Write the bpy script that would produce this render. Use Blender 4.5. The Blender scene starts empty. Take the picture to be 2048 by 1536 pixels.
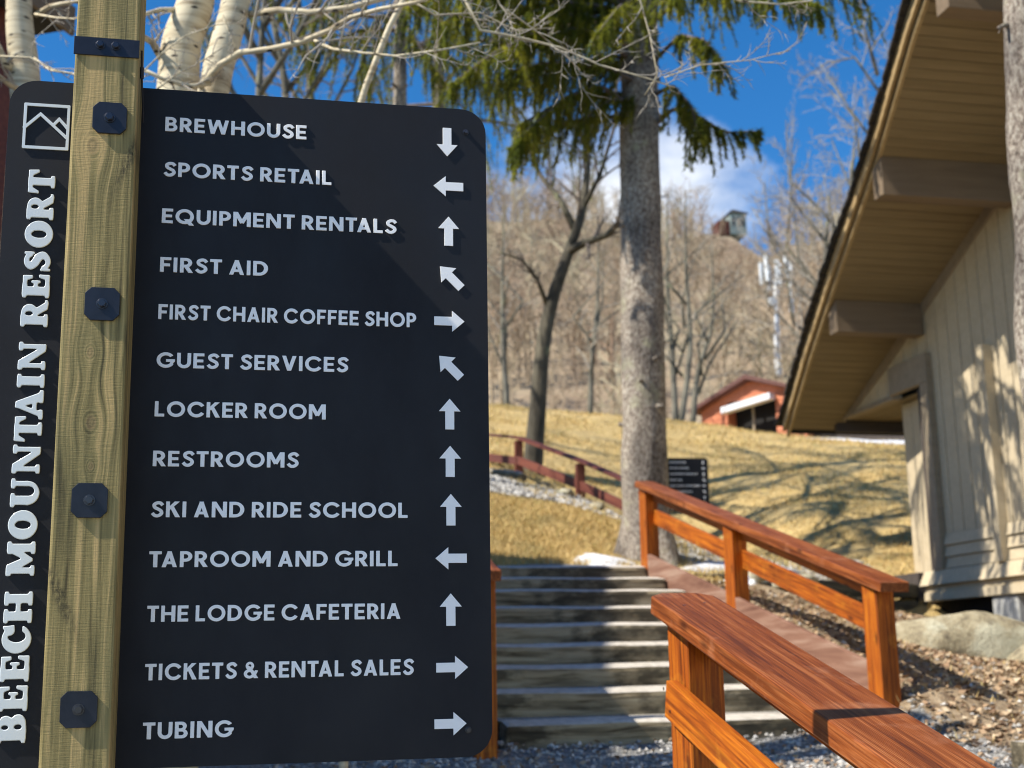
import bpy, bmesh, math, random
import numpy as np
from mathutils import Vector, Matrix

SC = bpy.context.scene
COL = SC.collection
PI = math.pi
rad = math.radians

# ------------------------------------------------------------------ camera
F_PX, PITCH, YAW, ROLL, CAM_Z = 2600.0, rad(12.0), rad(12.0), rad(-0.9), 1.5
_f = Vector((math.sin(YAW) * math.cos(PITCH), math.cos(YAW) * math.cos(PITCH), math.sin(PITCH)))
_r = Vector((math.cos(YAW), -math.sin(YAW), 0.0))
_u = _r.cross(_f)
CR = _r * math.cos(ROLL) + _u * math.sin(ROLL)
CU = -_r * math.sin(ROLL) + _u * math.cos(ROLL)
CF = _f
cam_d = bpy.data.cameras.new("camera")
cam = bpy.data.objects.new("camera", cam_d)
COL.objects.link(cam)
cam.matrix_world = Matrix(((CR.x, CU.x, -CF.x, 0), (CR.y, CU.y, -CF.y, 0), (CR.z, CU.z, -CF.z, CAM_Z), (0, 0, 0, 1)))
cam_d.sensor_width = 36.0
cam_d.lens = 36.0 * F_PX / 2048.0
cam_d.clip_start = 0.05
cam_d.clip_end = 2000
cam_d.dof.use_dof = True
cam_d.dof.focus_distance = 3.05
cam_d.dof.aperture_fstop = 4.4
SC.camera = cam

# ------------------------------------------------------------------ light
SUN_A, SUN_EL = rad(9.8), rad(46.0)          # heading of the light over the ground, height of the sun
W = bpy.data.worlds.new("World")
SC.world = W
W.use_nodes = True
nt = W.node_tree
nt.nodes.clear()
wo = nt.nodes.new('ShaderNodeOutputWorld')
bg = nt.nodes.new('ShaderNodeBackground')
sky = nt.nodes.new('ShaderNodeTexSky')
sky.sky_type = 'NISHITA'
sky.sun_disc = False
sky.sun_elevation = SUN_EL
sky.sun_rotation = math.atan2(-math.cos(SUN_A), -math.sin(SUN_A))
sky.altitude = 1500
sky.air_density = 1.0
sky.dust_density = 0.15
sky.ozone_density = 4.0
hs = nt.nodes.new('ShaderNodeHueSaturation')
hs.inputs['Saturation'].default_value = 1.30
hs.inputs['Value'].default_value = 1.0
tc = nt.nodes.new('ShaderNodeTexCoord')
mp = nt.nodes.new('ShaderNodeMapping')
mp.inputs['Scale'].default_value = (1.0, 1.0, 1.7)
no = nt.nodes.new('ShaderNodeTexNoise')
no.inputs['Scale'].default_value = 7.5
no.inputs['Detail'].default_value = 8
no.inputs['Roughness'].default_value = 0.55
L = nt.links.new
L(tc.outputs['Generated'], mp.inputs['Vector'])
L(mp.outputs['Vector'], no.inputs['Vector'])
acc = None
for (az_, el_, rad_) in ((17.0, 19.0, .17), (-48.0, 17.0, .30), (75.0, 15.0, .30), (160.0, 22.0, .4), (-120.0, 18.0, .35)):
    a_, e_ = rad(az_), rad(el_)
    ds = nt.nodes.new('ShaderNodeVectorMath'); ds.operation = 'DISTANCE'
    L(tc.outputs['Generated'], ds.inputs[0])
    ds.inputs[1].default_value = (math.sin(a_) * math.cos(e_), math.cos(a_) * math.cos(e_), math.sin(e_))
    mr = nt.nodes.new('ShaderNodeMapRange')
    mr.inputs['From Min'].default_value = rad_
    mr.inputs['From Max'].default_value = rad_ * .2
    L(ds.outputs['Value'], mr.inputs['Value'])
    if acc is None: acc = mr.outputs['Result']
    else:
        ad = nt.nodes.new('ShaderNodeMath'); ad.operation = 'MAXIMUM'
        L(acc, ad.inputs[0]); L(mr.outputs['Result'], ad.inputs[1]); acc = ad.outputs[0]
sm_ = nt.nodes.new('ShaderNodeMath'); sm_.operation = 'MULTIPLY_ADD'
L(acc, sm_.inputs[0]); sm_.inputs[1].default_value = .62; L(no.outputs['Fac'], sm_.inputs[2])
cr = nt.nodes.new('ShaderNodeMapRange')
cr.inputs['From Min'].default_value = 0.80
cr.inputs['From Max'].default_value = 1.12
L(sm_.outputs[0], cr.inputs['Value'])
mx = nt.nodes.new('ShaderNodeMix')
mx.data_type = 'RGBA'
mx.inputs[7].default_value = (5.4, 5.7, 6.2, 1)
L(cr.outputs['Result'], mx.inputs[0])
L(sky.outputs['Color'], hs.inputs['Color'])
L(hs.outputs['Color'], mx.inputs[6])
L(mx.outputs[2], bg.inputs['Color'])
bg.inputs['Strength'].default_value = 0.12
L(bg.outputs['Background'], wo.inputs['Surface'])

sd = bpy.data.lights.new("sun", 'SUN')
sd.energy = 5.0
sd.angle = rad(0.5)
sd.color = (1.0, 0.93, 0.82)
sun = bpy.data.objects.new("sun", sd)
COL.objects.link(sun)
LD = Vector((math.cos(SUN_A) * math.cos(SUN_EL), math.sin(SUN_A) * math.cos(SUN_EL), -math.sin(SUN_EL)))
sun.rotation_euler = LD.to_track_quat('-Z', 'Y').to_euler()
sun.location = (-20, -4, 22)

SC.view_settings.view_transform = 'Standard'
SC.view_settings.look = 'None'
SC.view_settings.exposure = 0.62
SC.view_settings.gamma = 1.0
SC.view_settings.use_curve_mapping = False
SC.render.engine = 'CYCLES'
SC.cycles.use_denoising = True
SC.cycles.filter_width = 1.1
SC.cycles.max_bounces = 6
SC.cycles.transparent_max_bounces = 6

# ------------------------------------------------------------------ helpers
def at(px, py, D=None, Y=None, X=None):
    """point of the place that stands on the sight line of a photo pixel, at ground distance D or on the plane Y= / X="""
    d = CF * F_PX + CR * (px - 1024) - CU * (py - 768)
    if Y is not None: t = Y / d.y
    elif X is not None: t = X / d.x
    else: t = D / math.hypot(d.x, d.y)
    return Vector((d.x * t, d.y * t, d.z * t + CAM_Z))

def tag(o, label=None, cat=None, group=None, kind=None):
    if label: o['label'] = label
    if cat: o['category'] = cat
    if group: o['group'] = group
    if kind: o['kind'] = kind
    return o

def empty(name, loc, label, cat, group=None, rot=None):
    o = bpy.data.objects.new(name, None)
    COL.objects.link(o)
    o.empty_display_size = 0.2
    o.location = loc
    if rot: o.rotation_euler = rot
    return tag(o, label, cat, group)

def link(name, me, parent=None, mat4=None, mat=None):
    o = bpy.data.objects.new(name, me)
    COL.objects.link(o)
    if mat is not None and len(me.materials) == 0: me.materials.append(mat)
    if parent is not None: o.parent = parent
    if mat4 is not None: o.matrix_local = mat4
    return o

class MB:
    def __init__(s): s.v = []; s.f = []
    def add(s, vs, fs):
        n = len(s.v); s.v.extend([tuple(p) for p in vs]); s.f.extend([tuple(i + n for i in f) for f in fs])
    def box(s, x0, y0, z0, x1, y1, z1):
        s.add([(x0,y0,z0),(x1,y0,z0),(x1,y1,z0),(x0,y1,z0),(x0,y0,z1),(x1,y0,z1),(x1,y1,z1),(x0,y1,z1)],
              [(3,2,1,0),(4,5,6,7),(0,1,5,4),(1,2,6,5),(2,3,7,6),(3,0,4,7)])
    def prism(s, poly, axis, a, b):
        """poly of 2-D points extruded along axis (0 x, 1 y, 2 z) from a to b"""
        n = len(poly)
        def P(p, t):
            return (t, p[0], p[1]) if axis == 0 else ((p[0], t, p[1]) if axis == 1 else (p[0], p[1], t))
        s.add([P(p, a) for p in poly] + [P(p, b) for p in poly],
              [tuple(range(n))[::-1], tuple(range(n, 2 * n))] + [(i, (i + 1) % n, n + (i + 1) % n, n + i) for i in range(n)])
    def tube(s, pts, rr, n=6, cap=True):
        base = len(s.v); m = len(pts); up = Vector((0.13, 0.21, 1)).normalized(); a = None
        for i, p in enumerate(pts):
            d = (pts[min(i + 1, m - 1)] - pts[max(i - 1, 0)])
            if d.length < 1e-9: d = Vector((0, 0, 1))
            d.normalize()
            if a is None:
                a = d.cross(up)
                if a.length < 0.05: a = d.cross(Vector((1, 0, 0)))
            else:
                a = a - d * a.dot(d)
            a.normalize(); b = d.cross(a)
            for k in range(n):
                t = 2 * PI * k / n
                q = p + (a * math.cos(t) + b * math.sin(t)) * rr[i]
                s.v.append((q.x, q.y, q.z))
        for i in range(m - 1):
            for k in range(n):
                k2 = (k + 1) % n
                s.f.append((base + i * n + k, base + i * n + k2, base + (i + 1) * n + k2, base + (i + 1) * n + k))
        if cap and n > 2:
            s.f.append(tuple(base + k for k in range(n))[::-1]); s.f.append(tuple(base + (m - 1) * n + k for k in range(n)))
    def mesh(s, name, bevel=0.0, smooth=False, fixn=True):
        me = bpy.data.meshes.new(name)
        me.from_pydata(s.v, [], s.f)
        if bevel or fixn:
            bm = bmesh.new(); bm.from_mesh(me)
            if fixn: bmesh.ops.recalc_face_normals(bm, faces=bm.faces)
            if bevel:
                bmesh.ops.bevel(bm, geom=bm.edges[:], offset=bevel, segments=2, affect='EDGES', profile=0.5)
            bm.to_mesh(me); bm.free()
        if smooth: me.polygons.foreach_set('use_smooth', [True] * len(me.polygons))
        me.update()
        return me
    def build(s, name, mat, parent=None, bevel=0.0, smooth=False, fixn=True, mat4=None):
        return link(name, s.mesh(name, bevel, smooth, fixn), parent, mat4, mat)

_beam = {}
def beam(name, p0, p1, w, t, mat, parent=None, up=Vector((0, 0, 1)), bevel=0.004, rough=0.0, seed=0, segs=1):
    """straight timber from p0 to p1; w across, t along up; its mesh lies along its own X axis"""
    p0, p1 = Vector(p0), Vector(p1)
    ln = (p1 - p0).length
    key = (round(ln, 3), round(w, 4), round(t, 4), round(bevel, 4), round(rough, 4), seed, mat.name)
    if key not in _beam:
        bm = bmesh.new()
        bmesh.ops.create_cube(bm, size=1.0)
        bmesh.ops.scale(bm, vec=(ln, w, t), verts=bm.verts)
        if bevel: bmesh.ops.bevel(bm, geom=bm.edges[:], offset=bevel, segments=2, affect='EDGES', profile=0.6)
        if rough:
            n = max(2, int(ln / 0.12))
            for i in range(1, n):
                x = -ln / 2 + ln * i / n
                bmesh.ops.bisect_plane(bm, geom=bm.verts[:] + bm.edges[:] + bm.faces[:], plane_co=(x, 0, 0), plane_no=(1, 0, 0))
            rg = random.Random(seed + 11)
            ph = [rg.uniform(0, 9) for _ in range(6)]
            for v in bm.verts:
                x, y, z = v.co
                v.co.y += rough * (math.sin(x * 2.1 + ph[0] + 3 * z) + .6 * math.sin(x * 7.3 + ph[1]) + rg.uniform(-.5, .5))
                v.co.z += rough * (math.sin(x * 1.7 + ph[2] + 4 * y) + .7 * math.sin(x * 6.1 + ph[3]) + rg.uniform(-.6, .6))
        me = bpy.data.meshes.new(name); bm.to_mesh(me); bm.free()
        me.materials.append(mat)
        _beam[key] = me
    x = (p1 - p0).normalized(); y = up.cross(x)
    if y.length < 1e-4: y = Vector((0, 1, 0)).cross(x)
    y.normalize(); z = x.cross(y)
    c = (p0 + p1) / 2
    M = Matrix(((x.x, y.x, z.x, c.x), (x.y, y.y, z.y, c.y), (x.z, y.z, z.z, c.z), (0, 0, 0, 1)))
    if parent is not None and parent.parent is None:
        M = Matrix.Translation(-parent.location) @ M
    return link(name, _beam[key], parent, M)

# ------------------------------------------------------------------ materials
def mat(name, col=(.5, .5, .5), rough=.7, spec=.4, metal=0.0, coat=0.0):
    m = bpy.data.materials.new(name); m.use_nodes = True
    b = m.node_tree.nodes['Principled BSDF']
    b.inputs['Base Color'].default_value = (*col, 1)
    b.inputs['Roughness'].default_value = rough
    b.inputs['Specular IOR Level'].default_value = spec
    b.inputs['Metallic'].default_value = metal
    b.inputs['Coat Weight'].default_value = coat
    return m

class NT:
    """small node-building helper"""
    def __init__(s, m): s.t = m.node_tree; s.b = s.t.nodes['Principled BSDF']
    def n(s, typ, **k):
        o = s.t.nodes.new(typ)
        for a, v in k.items(): setattr(o, a, v)
        return o
    def l(s, a, b): s.t.links.new(a, b)
    def coord(s, scale=(1, 1, 1), kind='Object', rot=(0, 0, 0)):
        c = s.n('ShaderNodeTexCoord'); m = s.n('ShaderNodeMapping')
        m.inputs['Scale'].default_value = scale; m.inputs['Rotation'].default_value = rot
        if kind == 'World':
            g = s.n('ShaderNodeNewGeometry'); s.l(g.outputs['Position'], m.inputs['Vector'])
        else: s.l(c.outputs[kind], m.inputs['Vector'])
        return m.outputs['Vector']
    def noise(s, vec, scale, detail=4, rough=.55, dist=0.0):
        o = s.n('ShaderNodeTexNoise'); s.l(vec, o.inputs['Vector'])
        o.inputs['Scale'].default_value = scale; o.inputs['Detail'].default_value = detail
        o.inputs['Roughness'].default_value = rough; o.inputs['Distortion'].default_value = dist
        return o.outputs['Fac']
    def ramp(s, fac, stops):
        o = s.n('ShaderNodeValToRGB'); e = o.color_ramp.elements
        while len(e) < len(stops): e.new(0.5)
        for k, (p, c) in enumerate(stops): e[k].position = p; e[k].color = (*c, 1) if len(c) == 3 else c
        s.l(fac, o.inputs['Fac']); return o.outputs['Color']
    def mix(s, fac, a, b, blend='MIX'):
        o = s.n('ShaderNodeMix', data_type='RGBA', blend_type=blend)
        if isinstance(fac, float): o.inputs[0].default_value = fac
        else: s.l(fac, o.inputs[0])
        for v, i in ((a, 6), (b, 7)):
            if isinstance(v, tuple): o.inputs[i].default_value = (*v, 1)
            else: s.l(v, o.inputs[i])
        return o.outputs[2]
    def math(s, op, a, b=0.0, c=None):
        o = s.n('ShaderNodeMath', operation=op)
        for i, v in enumerate((a, b, c)):
            if v is None: continue
            if isinstance(v, (int, float)): o.inputs[i].default_value = v
            else: s.l(v, o.inputs[i])
        return o.outputs[0]
    def bump(s, h, strength=.4, dist=.01, prev=None):
        o = s.n('ShaderNodeBump'); o.inputs['Strength'].default_value = strength; o.inputs['Distance'].default_value = dist
        s.l(h, o.inputs['Height'])
        if prev is not None: s.l(prev, o.inputs['Normal'])
        s.l(o.outputs['Normal'], s.b.inputs['Normal']); return o.outputs['Normal']
    def base(s, c): s.l(c, s.b.inputs['Base Color'])

def _ramp_f(self, v, a, b):
    o = self.n('ShaderNodeMapRange'); o.inputs['From Min'].default_value = a; o.inputs['From Max'].default_value = b
    self.l(v, o.inputs['Value']); return o.outputs['Result']
NT.ramp_f = _ramp_f
def _ramp_f2(self, v, a, b, c, d):
    o = self.n('ShaderNodeMapRange')
    for k_, x_ in zip(('From Min', 'From Max', 'To Min', 'To Max'), (a, b, c, d)): o.inputs[k_].default_value = x_
    self.l(v, o.inputs['Value']); return o.outputs['Result']
NT.ramp_f2 = _ramp_f2

def wood(name, dark, mid, light, grain=38.0, along=1.6, rough=.6, coat=0.0, bump=.35, bd=.002, axis=0, rand=True, spec=.4, fine=False):
    m = mat(name, mid, rough, spec, 0, coat); t = NT(m)
    sc = [grain, grain, grain]; sc[axis] = along
    v = t.coord(tuple(sc))
    if rand:
        oi = t.n('ShaderNodeObjectInfo'); ad = t.n('ShaderNodeVectorMath', operation='ADD')
        sc2 = t.n('ShaderNodeVectorMath', operation='SCALE'); cb = t.n('ShaderNodeCombineXYZ')
        for k in range(3): t.l(oi.outputs['Random'], cb.inputs[k])
        t.l(cb.outputs[0], sc2.inputs[0]); sc2.inputs['Scale'].default_value = 90
        t.l(v, ad.inputs[0]); t.l(sc2.outputs[0], ad.inputs[1]); v = ad.outputs[0]
    n1 = t.noise(v, 1.0, 5, .6, .6)
    n2 = t.noise(v, .22, 3, .5, 1.2)
    fac = t.math('ADD', t.math('MULTIPLY', n1, .62), t.math('MULTIPLY', n2, .38))
    col = t.ramp(fac, [(.34, dark), (.5, mid), (.66, light)])
    if fine:      # growth rings, knots and scuffs worn through the stain
        wv_ = t.n('ShaderNodeTexWave', wave_type='BANDS', bands_direction='Y' if axis != 1 else 'X'); t.l(v, wv_.inputs['Vector'])
        wv_.inputs['Scale'].default_value = .55; wv_.inputs['Distortion'].default_value = 9; wv_.inputs['Detail'].default_value = 3; wv_.inputs['Detail Scale'].default_value = .35
        col = t.mix(t.math('MULTIPLY', t.ramp_f(wv_.outputs['Fac'], .55, 1.0), .55), col, dark)
        c0 = t.coord((1, 1, 1))
        vk = t.n('ShaderNodeTexVoronoi'); sc3_ = [7, 7, 7]; sc3_[axis] = 2.6; t.l(t.coord(tuple(sc3_)), vk.inputs['Vector']); vk.inputs['Scale'].default_value = 1.0
        col = t.mix(t.math('MULTIPLY', t.ramp_f(vk.outputs['Distance'], .16, .05), .8), col, (dark[0] * .6, dark[1] * .6, dark[2] * .6))
        col = t.mix(t.math('MULTIPLY', t.ramp_f(t.noise(c0, 5, 5, .7), .56, .74), .45), col, (min(1, light[0] * 1.05), light[1] * 1.4, light[2] * 2.5))
        fac = t.math('SUBTRACT', fac, t.math('MULTIPLY', wv_.outputs['Fac'], .2))
    t.base(col)
    t.bump(fac, bump, bd)
    return m

M_post = mat('treated_post_wood', (.3, .27, .14), .75)
M_panel = mat('black_powder_coat', (.012, .014, .022), .5, .35)
M_letter = mat('pale_acrylic', (.95, .94, .92), .35, .5)
M_letter2 = mat('white_acrylic', (.72, .77, .79), .15, .6)
M_steel = mat('black_steel', (.016, .02, .034), .4, .5, .3)
M_bolt = mat('bolt_steel', (.06, .06, .07), .28, .6, .8)
M_rail = wood('stained_rail_wood', (.09, .0175, .002), (.37, .086, .005), (.60, .188, .010), 95, 3.6, .58, .0, .8, .002, spec=.28, fine=True)
M_railtop = wood('weathered_stained_cap', (.07, .015, .004), (.24, .060, .011), (.44, .155, .048), 95, 3.0, .50, .0, 1.0, .003, spec=.32, fine=True)
M_string = wood('faded_stringer_wood', (.12, .05, .03), (.225, .115, .075), (.36, .245, .18), 16, 1.2, .85, 0, .4, .003, axis=1)
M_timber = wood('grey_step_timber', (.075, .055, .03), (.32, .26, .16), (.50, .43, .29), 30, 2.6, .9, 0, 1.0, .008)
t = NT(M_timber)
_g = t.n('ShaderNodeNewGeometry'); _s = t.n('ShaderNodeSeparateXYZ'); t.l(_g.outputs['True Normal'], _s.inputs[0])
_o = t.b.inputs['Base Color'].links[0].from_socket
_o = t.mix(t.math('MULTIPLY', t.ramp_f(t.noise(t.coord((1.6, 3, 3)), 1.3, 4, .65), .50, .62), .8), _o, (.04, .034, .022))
t.base(t.mix(t.ramp_f(_s.outputs[2], .25, .75), _o, t.ramp(t.noise(t.coord(), 16, 4, .6), [(.3, (.42, .385, .32)), (.65, (.62, .57, .49))])))  # upward faces painted paler, standing in for the sunlit top edges
M_darklog = wood('dark_log', (.03, .028, .022), (.07, .065, .05), (.13, .12, .09), 30, 1.6, .9, 0, .9, .006)
M_siding = wood('tan_siding', (.46, .38, .25), (.51, .425, .285), (.56, .47, .32), 16, 1.0, .7, 0, .15, .001)
M_trim = wood('brown_trim', (.23, .185, .125), (.28, .225, .155), (.32, .26, .18), 14, 1.0, .7, 0, .12, .001)
M_soffit = wood('soffit_wood', (.18, .13, .065), (.22, .165, .085), (.26, .195, .105), 14, 1.0, .65, 0, .1, .001)
M_fascia = wood('tan_fascia', (.30, .21, .10), (.38, .27, .13), (.45, .33, .17), 14, 1.0, .6)
M_beamb = wood('brown_beam', (.14, .10, .062), (.18, .13, .082), (.21, .155, .10), 12, 1, .7)
M_found = wood('dark_brown_foundation', (.045, .036, .03), (.065, .052, .045), (.085, .07, .06), 10, 1, .8)
M_shingle = mat('dark_shingle', (.03, .027, .024), .9)
M_concrete = mat('pale_concrete', (.42, .42, .40), .9)
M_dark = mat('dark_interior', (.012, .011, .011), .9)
M_red = wood('red_clapboard', (.44, .135, .06), (.54, .18, .085), (.6, .22, .11), 10, 1, .7)
M_redroof = mat('rust_brown_roof', (.12, .05, .04), .7)
M_white = mat('white_paint', (.75, .76, .78), .5)
M_pole = mat('galvanised_pole', (.62, .65, .67), .5, .4, 0)
M_antenna = mat('antenna_plastic', (.72, .76, .78), .5)
M_darkred = wood('dark_red_fence', (.07, .02, .015), (.13, .035, .022), (.19, .06, .035), 20, 1, .6)
M_glass = mat('dark_window_glass', (.03, .035, .04), .1, .6)

# the sign post: vertical grain, saw marks, and four knots that bend the grain
def post_material():
    t = NT(M_post)
    c = t.n('ShaderNodeTexCoord'); sp = t.n('ShaderNodeSeparateXYZ'); t.l(c.outputs['Object'], sp.inputs[0])
    x, y, z = sp.outputs
    warp = None; ring = None; dk = None
    for (kx, kz, rx) in ((-.345, 1.085, .021), (-.330, .61, .012), (-.322, .455, .018), (-.318, .36, .010)):
        dx = t.math('SUBTRACT', x, kx); dz = t.math('MULTIPLY', t.math('SUBTRACT', z, kz), .62)
        d2 = t.math('ADD', t.math('MULTIPLY', dx, dx), t.math('MULTIPLY', dz, dz))
        d = t.math('SQRT', d2)
        g = t.math('EXPONENT', t.math('MULTIPLY', d2, -1 / (rx * rx * 5)))
        s = t.math('MULTIPLY', t.math('MULTIPLY', g, dx), -.78)
        warp = s if warp is None else t.math('ADD', warp, s)
        rw = t.math('MULTIPLY', t.math('SINE', t.math('MULTIPLY', d, 1150 * .012 / rx)), t.math('LESS_THAN', d, rx * 1.1))
        ring = rw if ring is None else t.math('ADD', ring, rw)
        k = t.math('LESS_THAN', d, rx * .6)
        dk = k if dk is None else t.math('ADD', dk, k)
    xw = t.math('ADD', x, warp)
    cb = t.n('ShaderNodeCombineXYZ'); t.l(xw, cb.inputs[0]); t.l(y, cb.inputs[1]); t.l(z, cb.inputs[2])
    mp1 = t.n('ShaderNodeMapping'); mp1.inputs['Scale'].default_value = (85, 85, 2.4); t.l(cb.outputs[0], mp1.inputs['Vector'])
    n1 = t.noise(mp1.outputs[0], 1, 4, .55, .8)
    mp2 = t.n('ShaderNodeMapping'); mp2.inputs['Scale'].default_value = (26, 26, 1.2); t.l(cb.outputs[0], mp2.inputs['Vector'])
    n2 = t.noise(mp2.outputs[0], 1, 3, .5, 1.5)
    mp3 = t.n('ShaderNodeMapping'); mp3.inputs['Scale'].default_value = (30, 30, 420); t.l(c.outputs['Object'], mp3.inputs['Vector'])
    n3 = t.noise(mp3.outputs[0], 1, 2, .5)
    fac = t.math('ADD', t.math('ADD', t.math('MULTIPLY', n1, .5), t.math('MULTIPLY', n2, .5)), t.math('MULTIPLY', ring, .032))
    col = t.ramp(fac, [(.38, (.080, .062, .023)), (.455, (.225, .175, .064)), (.53, (.325, .25, .095)), (.61, (.53, .37, .15))])
    blot = t.noise(t.coord((5, 5, 2.2)), 1, 3)
    col = t.mix(t.math('MULTIPLY', t.ramp_f(blot, .45, .7), .5), col, (.17, .155, .065))
    col = t.mix(t.math('MULTIPLY', dk, .35), col, (.30, .19, .09))
    # a dark wane streak by the upper plate and one low on the left edge
    for (kx, kz, rx, rz, tilt) in ((-.266, 1.06, .012, .075, .35), (-.368, .085, .014, .075, -.42)):
        dz = t.math('SUBTRACT', z, kz)
        dx = t.math('SUBTRACT', t.math('SUBTRACT', x, kx), t.math('MULTIPLY', dz, tilt))
        e = t.math('ADD', t.math('POWER', t.math('DIVIDE', t.math('ABSOLUTE', dx), rx), 2.0), t.math('POWER', t.math('DIVIDE', t.math('ABSOLUTE', dz), rz), 2.0))
        k = t.math('MULTIPLY', t.math('EXPONENT', t.math('MULTIPLY', e, -1.0)), t.ramp_f(t.noise(t.coord((160, 160, 60)), 1, 4, .7), .36, .6))
        col = t.mix(k, col, (.035, .028, .014))
    t.base(col)
    h = t.math('ADD', fac, t.math('MULTIPLY', n3, .3))
    t.bump(h, .9, .0026)
post_material()

t = NT(M_panel)
fl = t.n('ShaderNodeTexVoronoi'); t.l(t.coord((1, 1, 1)), fl.inputs['Vector']); fl.inputs['Scale'].default_value = 420
flk = t.ramp_f(fl.outputs['Distance'], .22, .05)
rnd = t.n('ShaderNodeSeparateColor'); t.l(fl.outputs['Color'], rnd.inputs[0])
flk = t.math('MULTIPLY', flk, t.ramp_f(rnd.outputs[0], .55, .95))
nz = t.noise(t.coord(), 3, 4, .6)
t.base(t.mix(t.math('MULTIPLY', flk, .5), t.ramp(nz, [(.35, (.006, .0062, .009)), (.65, (.0085, .0088, .0125))]), (.09, .1, .13)))
t.bump(t.noise(t.coord(), 900, 2, .6), .35, .0006)
t.l(t.ramp_f2(t.noise(t.coord((1, 1, .5)), 5, 6, .7), .35, .7, .52, .72), t.b.inputs['Roughness'])
for m_ in (M_steel,):
    t = NT(m_); t.bump(t.noise(t.coord(), 700, 2), .2, .0004)
    t.base(t.ramp(t.noise(t.coord(), 25, 4), [(.35, (.009, .012, .022)), (.7, (.018, .022, .036))]))
t = NT(M_concrete); t.base(t.ramp(t.noise(t.coord(), 9, 6, .65), [(.3, (.3, .3, .28)), (.7, (.52, .52, .5))])); t.bump(t.noise(t.coord(), 40, 4), .4, .004)
t = NT(M_shingle); t.base(t.ramp(t.noise(t.coord(), 30, 5, .7), [(.3, (.015, .013, .012)), (.7, (.055, .05, .045))]))
t = NT(M_rail); t.b.inputs['Coat Roughness'].default_value = .3

def bark(name, stops, scale=(14, 14, 6), bump=.9, bd=.02, spots=None):
    m = mat(name, stops[0][1], .9, .25); t = NT(m)
    v = t.coord(scale)
    n1 = t.noise(v, 1, 6, .7)
    col = t.ramp(n1, stops)
    n2 = t.noise(t.coord(), 2.2, 5, .65)
    if spots: col = t.mix(t.ramp_f(n2, spots[1], spots[1] + .12), col, spots[0])
    tone = t.ramp(t.noise(t.coord((1, 1, .6)), 1.6, 4, .6), [(.38, (.55, .53, .52)), (.62, (1.25, 1.2, 1.12))])
    col = t.mix(1.0, col, tone, 'MULTIPLY')
    t.base(col); t.bump(n1, bump, bd)
    return m
M_spruceb = bark('spruce_bark', [(.34, (.09, .075, .062)), (.44, (.24, .20, .17)), (.53, (.38, .345, .30)), (.64, (.56, .53, .46))], (34, 34, 20), 1.0, .035, ((.42, .42, .30), .57))
M_oakb = bark('grey_green_bark', [(.3, (.10, .10, .08)), (.6, (.22, .21, .17))], (16, 16, 3), .8, .02, ((.27, .29, .2), .56))
M_darkbark = bark('dark_mottled_bark', [(.3, (.045, .04, .032)), (.6, (.14, .13, .10))], (16, 16, 3), .8, .02, ((.24, .26, .16), .6))
M_twig = mat('bare_twig', (.24, .20, .16), .85)
M_twigl = mat('pale_bare_twig', (.37, .335, .28), .85)
M_twigd = mat('dark_bare_twig', (.14, .115, .10), .85)
M_hilltw = mat('hill_twig', (.30, .25, .20), .9)
t = NT(M_hilltw)
t.base(t.ramp(t.noise(t.coord((1, 1, 1), 'World'), .07, 3, .6), [(.32, (.27, .185, .125)), (.5, (.36, .285, .195)), (.66, (.43, .39, .26))]))

M_aspen = mat('aspen_bark', (.55, .5, .4), .75, .3)
t = NT(M_aspen)
n1 = t.noise(t.coord((3, 3, 34)), 1, 5, .6, .4)
col = t.ramp(n1, [(.30, (.20, .15, .09)), (.42, (.47, .40, .27)), (.58, (.62, .55, .39))])
vo = t.n('ShaderNodeTexVoronoi'); t.l(t.coord((6, 6, 15)), vo.inputs['Vector']); vo.inputs['Scale'].default_value = 1.6
spk = t.ramp_f(vo.outputs['Distance'], .24, .14)
t.base(t.mix(spk, col, (.05, .04, .03)))
t.bump(n1, .4, .006)

M_leafs = mat('spruce_needles', (.07, .10, .02), .6, .3)
t = NT(M_leafs)
oi = t.n('ShaderNodeNewGeometry')
t.base(t.ramp(t.noise(t.coord((1, 1, 1), 'World'), 2.6, 3, .6), [(.3, (.07, .10, .022)), (.48, (.18, .21, .028)), (.64, (.34, .33, .035))]))
_out = [n_ for n_ in t.t.nodes if n_.type == 'OUTPUT_MATERIAL'][0]
_tr = t.n('ShaderNodeBsdfTranslucent'); _mx = t.n('ShaderNodeMixShader'); _mx.inputs[0].default_value = .45
t.l(t.b.inputs['Base Color'].links[0].from_socket, _tr.inputs['Color']); t.l(t.b.outputs[0], _mx.inputs[1]); t.l(_tr.outputs[0], _mx.inputs[2]); t.l(_mx.outputs[0], _out.inputs['Surface'])

M_rock = mat('lichen_rock', (.35, .33, .26), .9)
t = NT(M_rock)
t.base(t.mix(t.ramp_f(t.noise(t.coord(), 2.1, 5, .65), .5, .6), t.ramp(t.noise(t.coord(), 7, 7, .7), [(.32, (.12, .10, .07)), (.5, (.36, .31, .2)), (.68, (.5, .45, .32))]), (.52, .50, .37)))
t.bump(t.noise(t.coord(), 9, 7, .7), .9, .05)
M_snow = mat('old_snow', (.80, .82, .86), .6)
t = NT(M_snow); t.bump(t.noise(t.coord((1, 1, 1), 'World'), 16, 5), .6, .03)
t.base(t.ramp(t.noise(t.coord((1, 1, 1), 'World'), 8, 5, .7), [(.36, (.42, .38, .32)), (.5, (.78, .80, .83))]))
M_stone = mat('gravel_stone', (.3, .3, .29), .9)
t = NT(M_stone); oi = t.n('ShaderNodeNewGeometry')
t.base(t.ramp(oi.outputs['Random Per Island'], [(0, (.13, .12, .11)), (.35, (.29, .275, .25)), (.7, (.46, .44, .40)), (1, (.62, .6, .56))]))
M_litter = mat('leaf_litter', (.2, .13, .07), .9)
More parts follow.
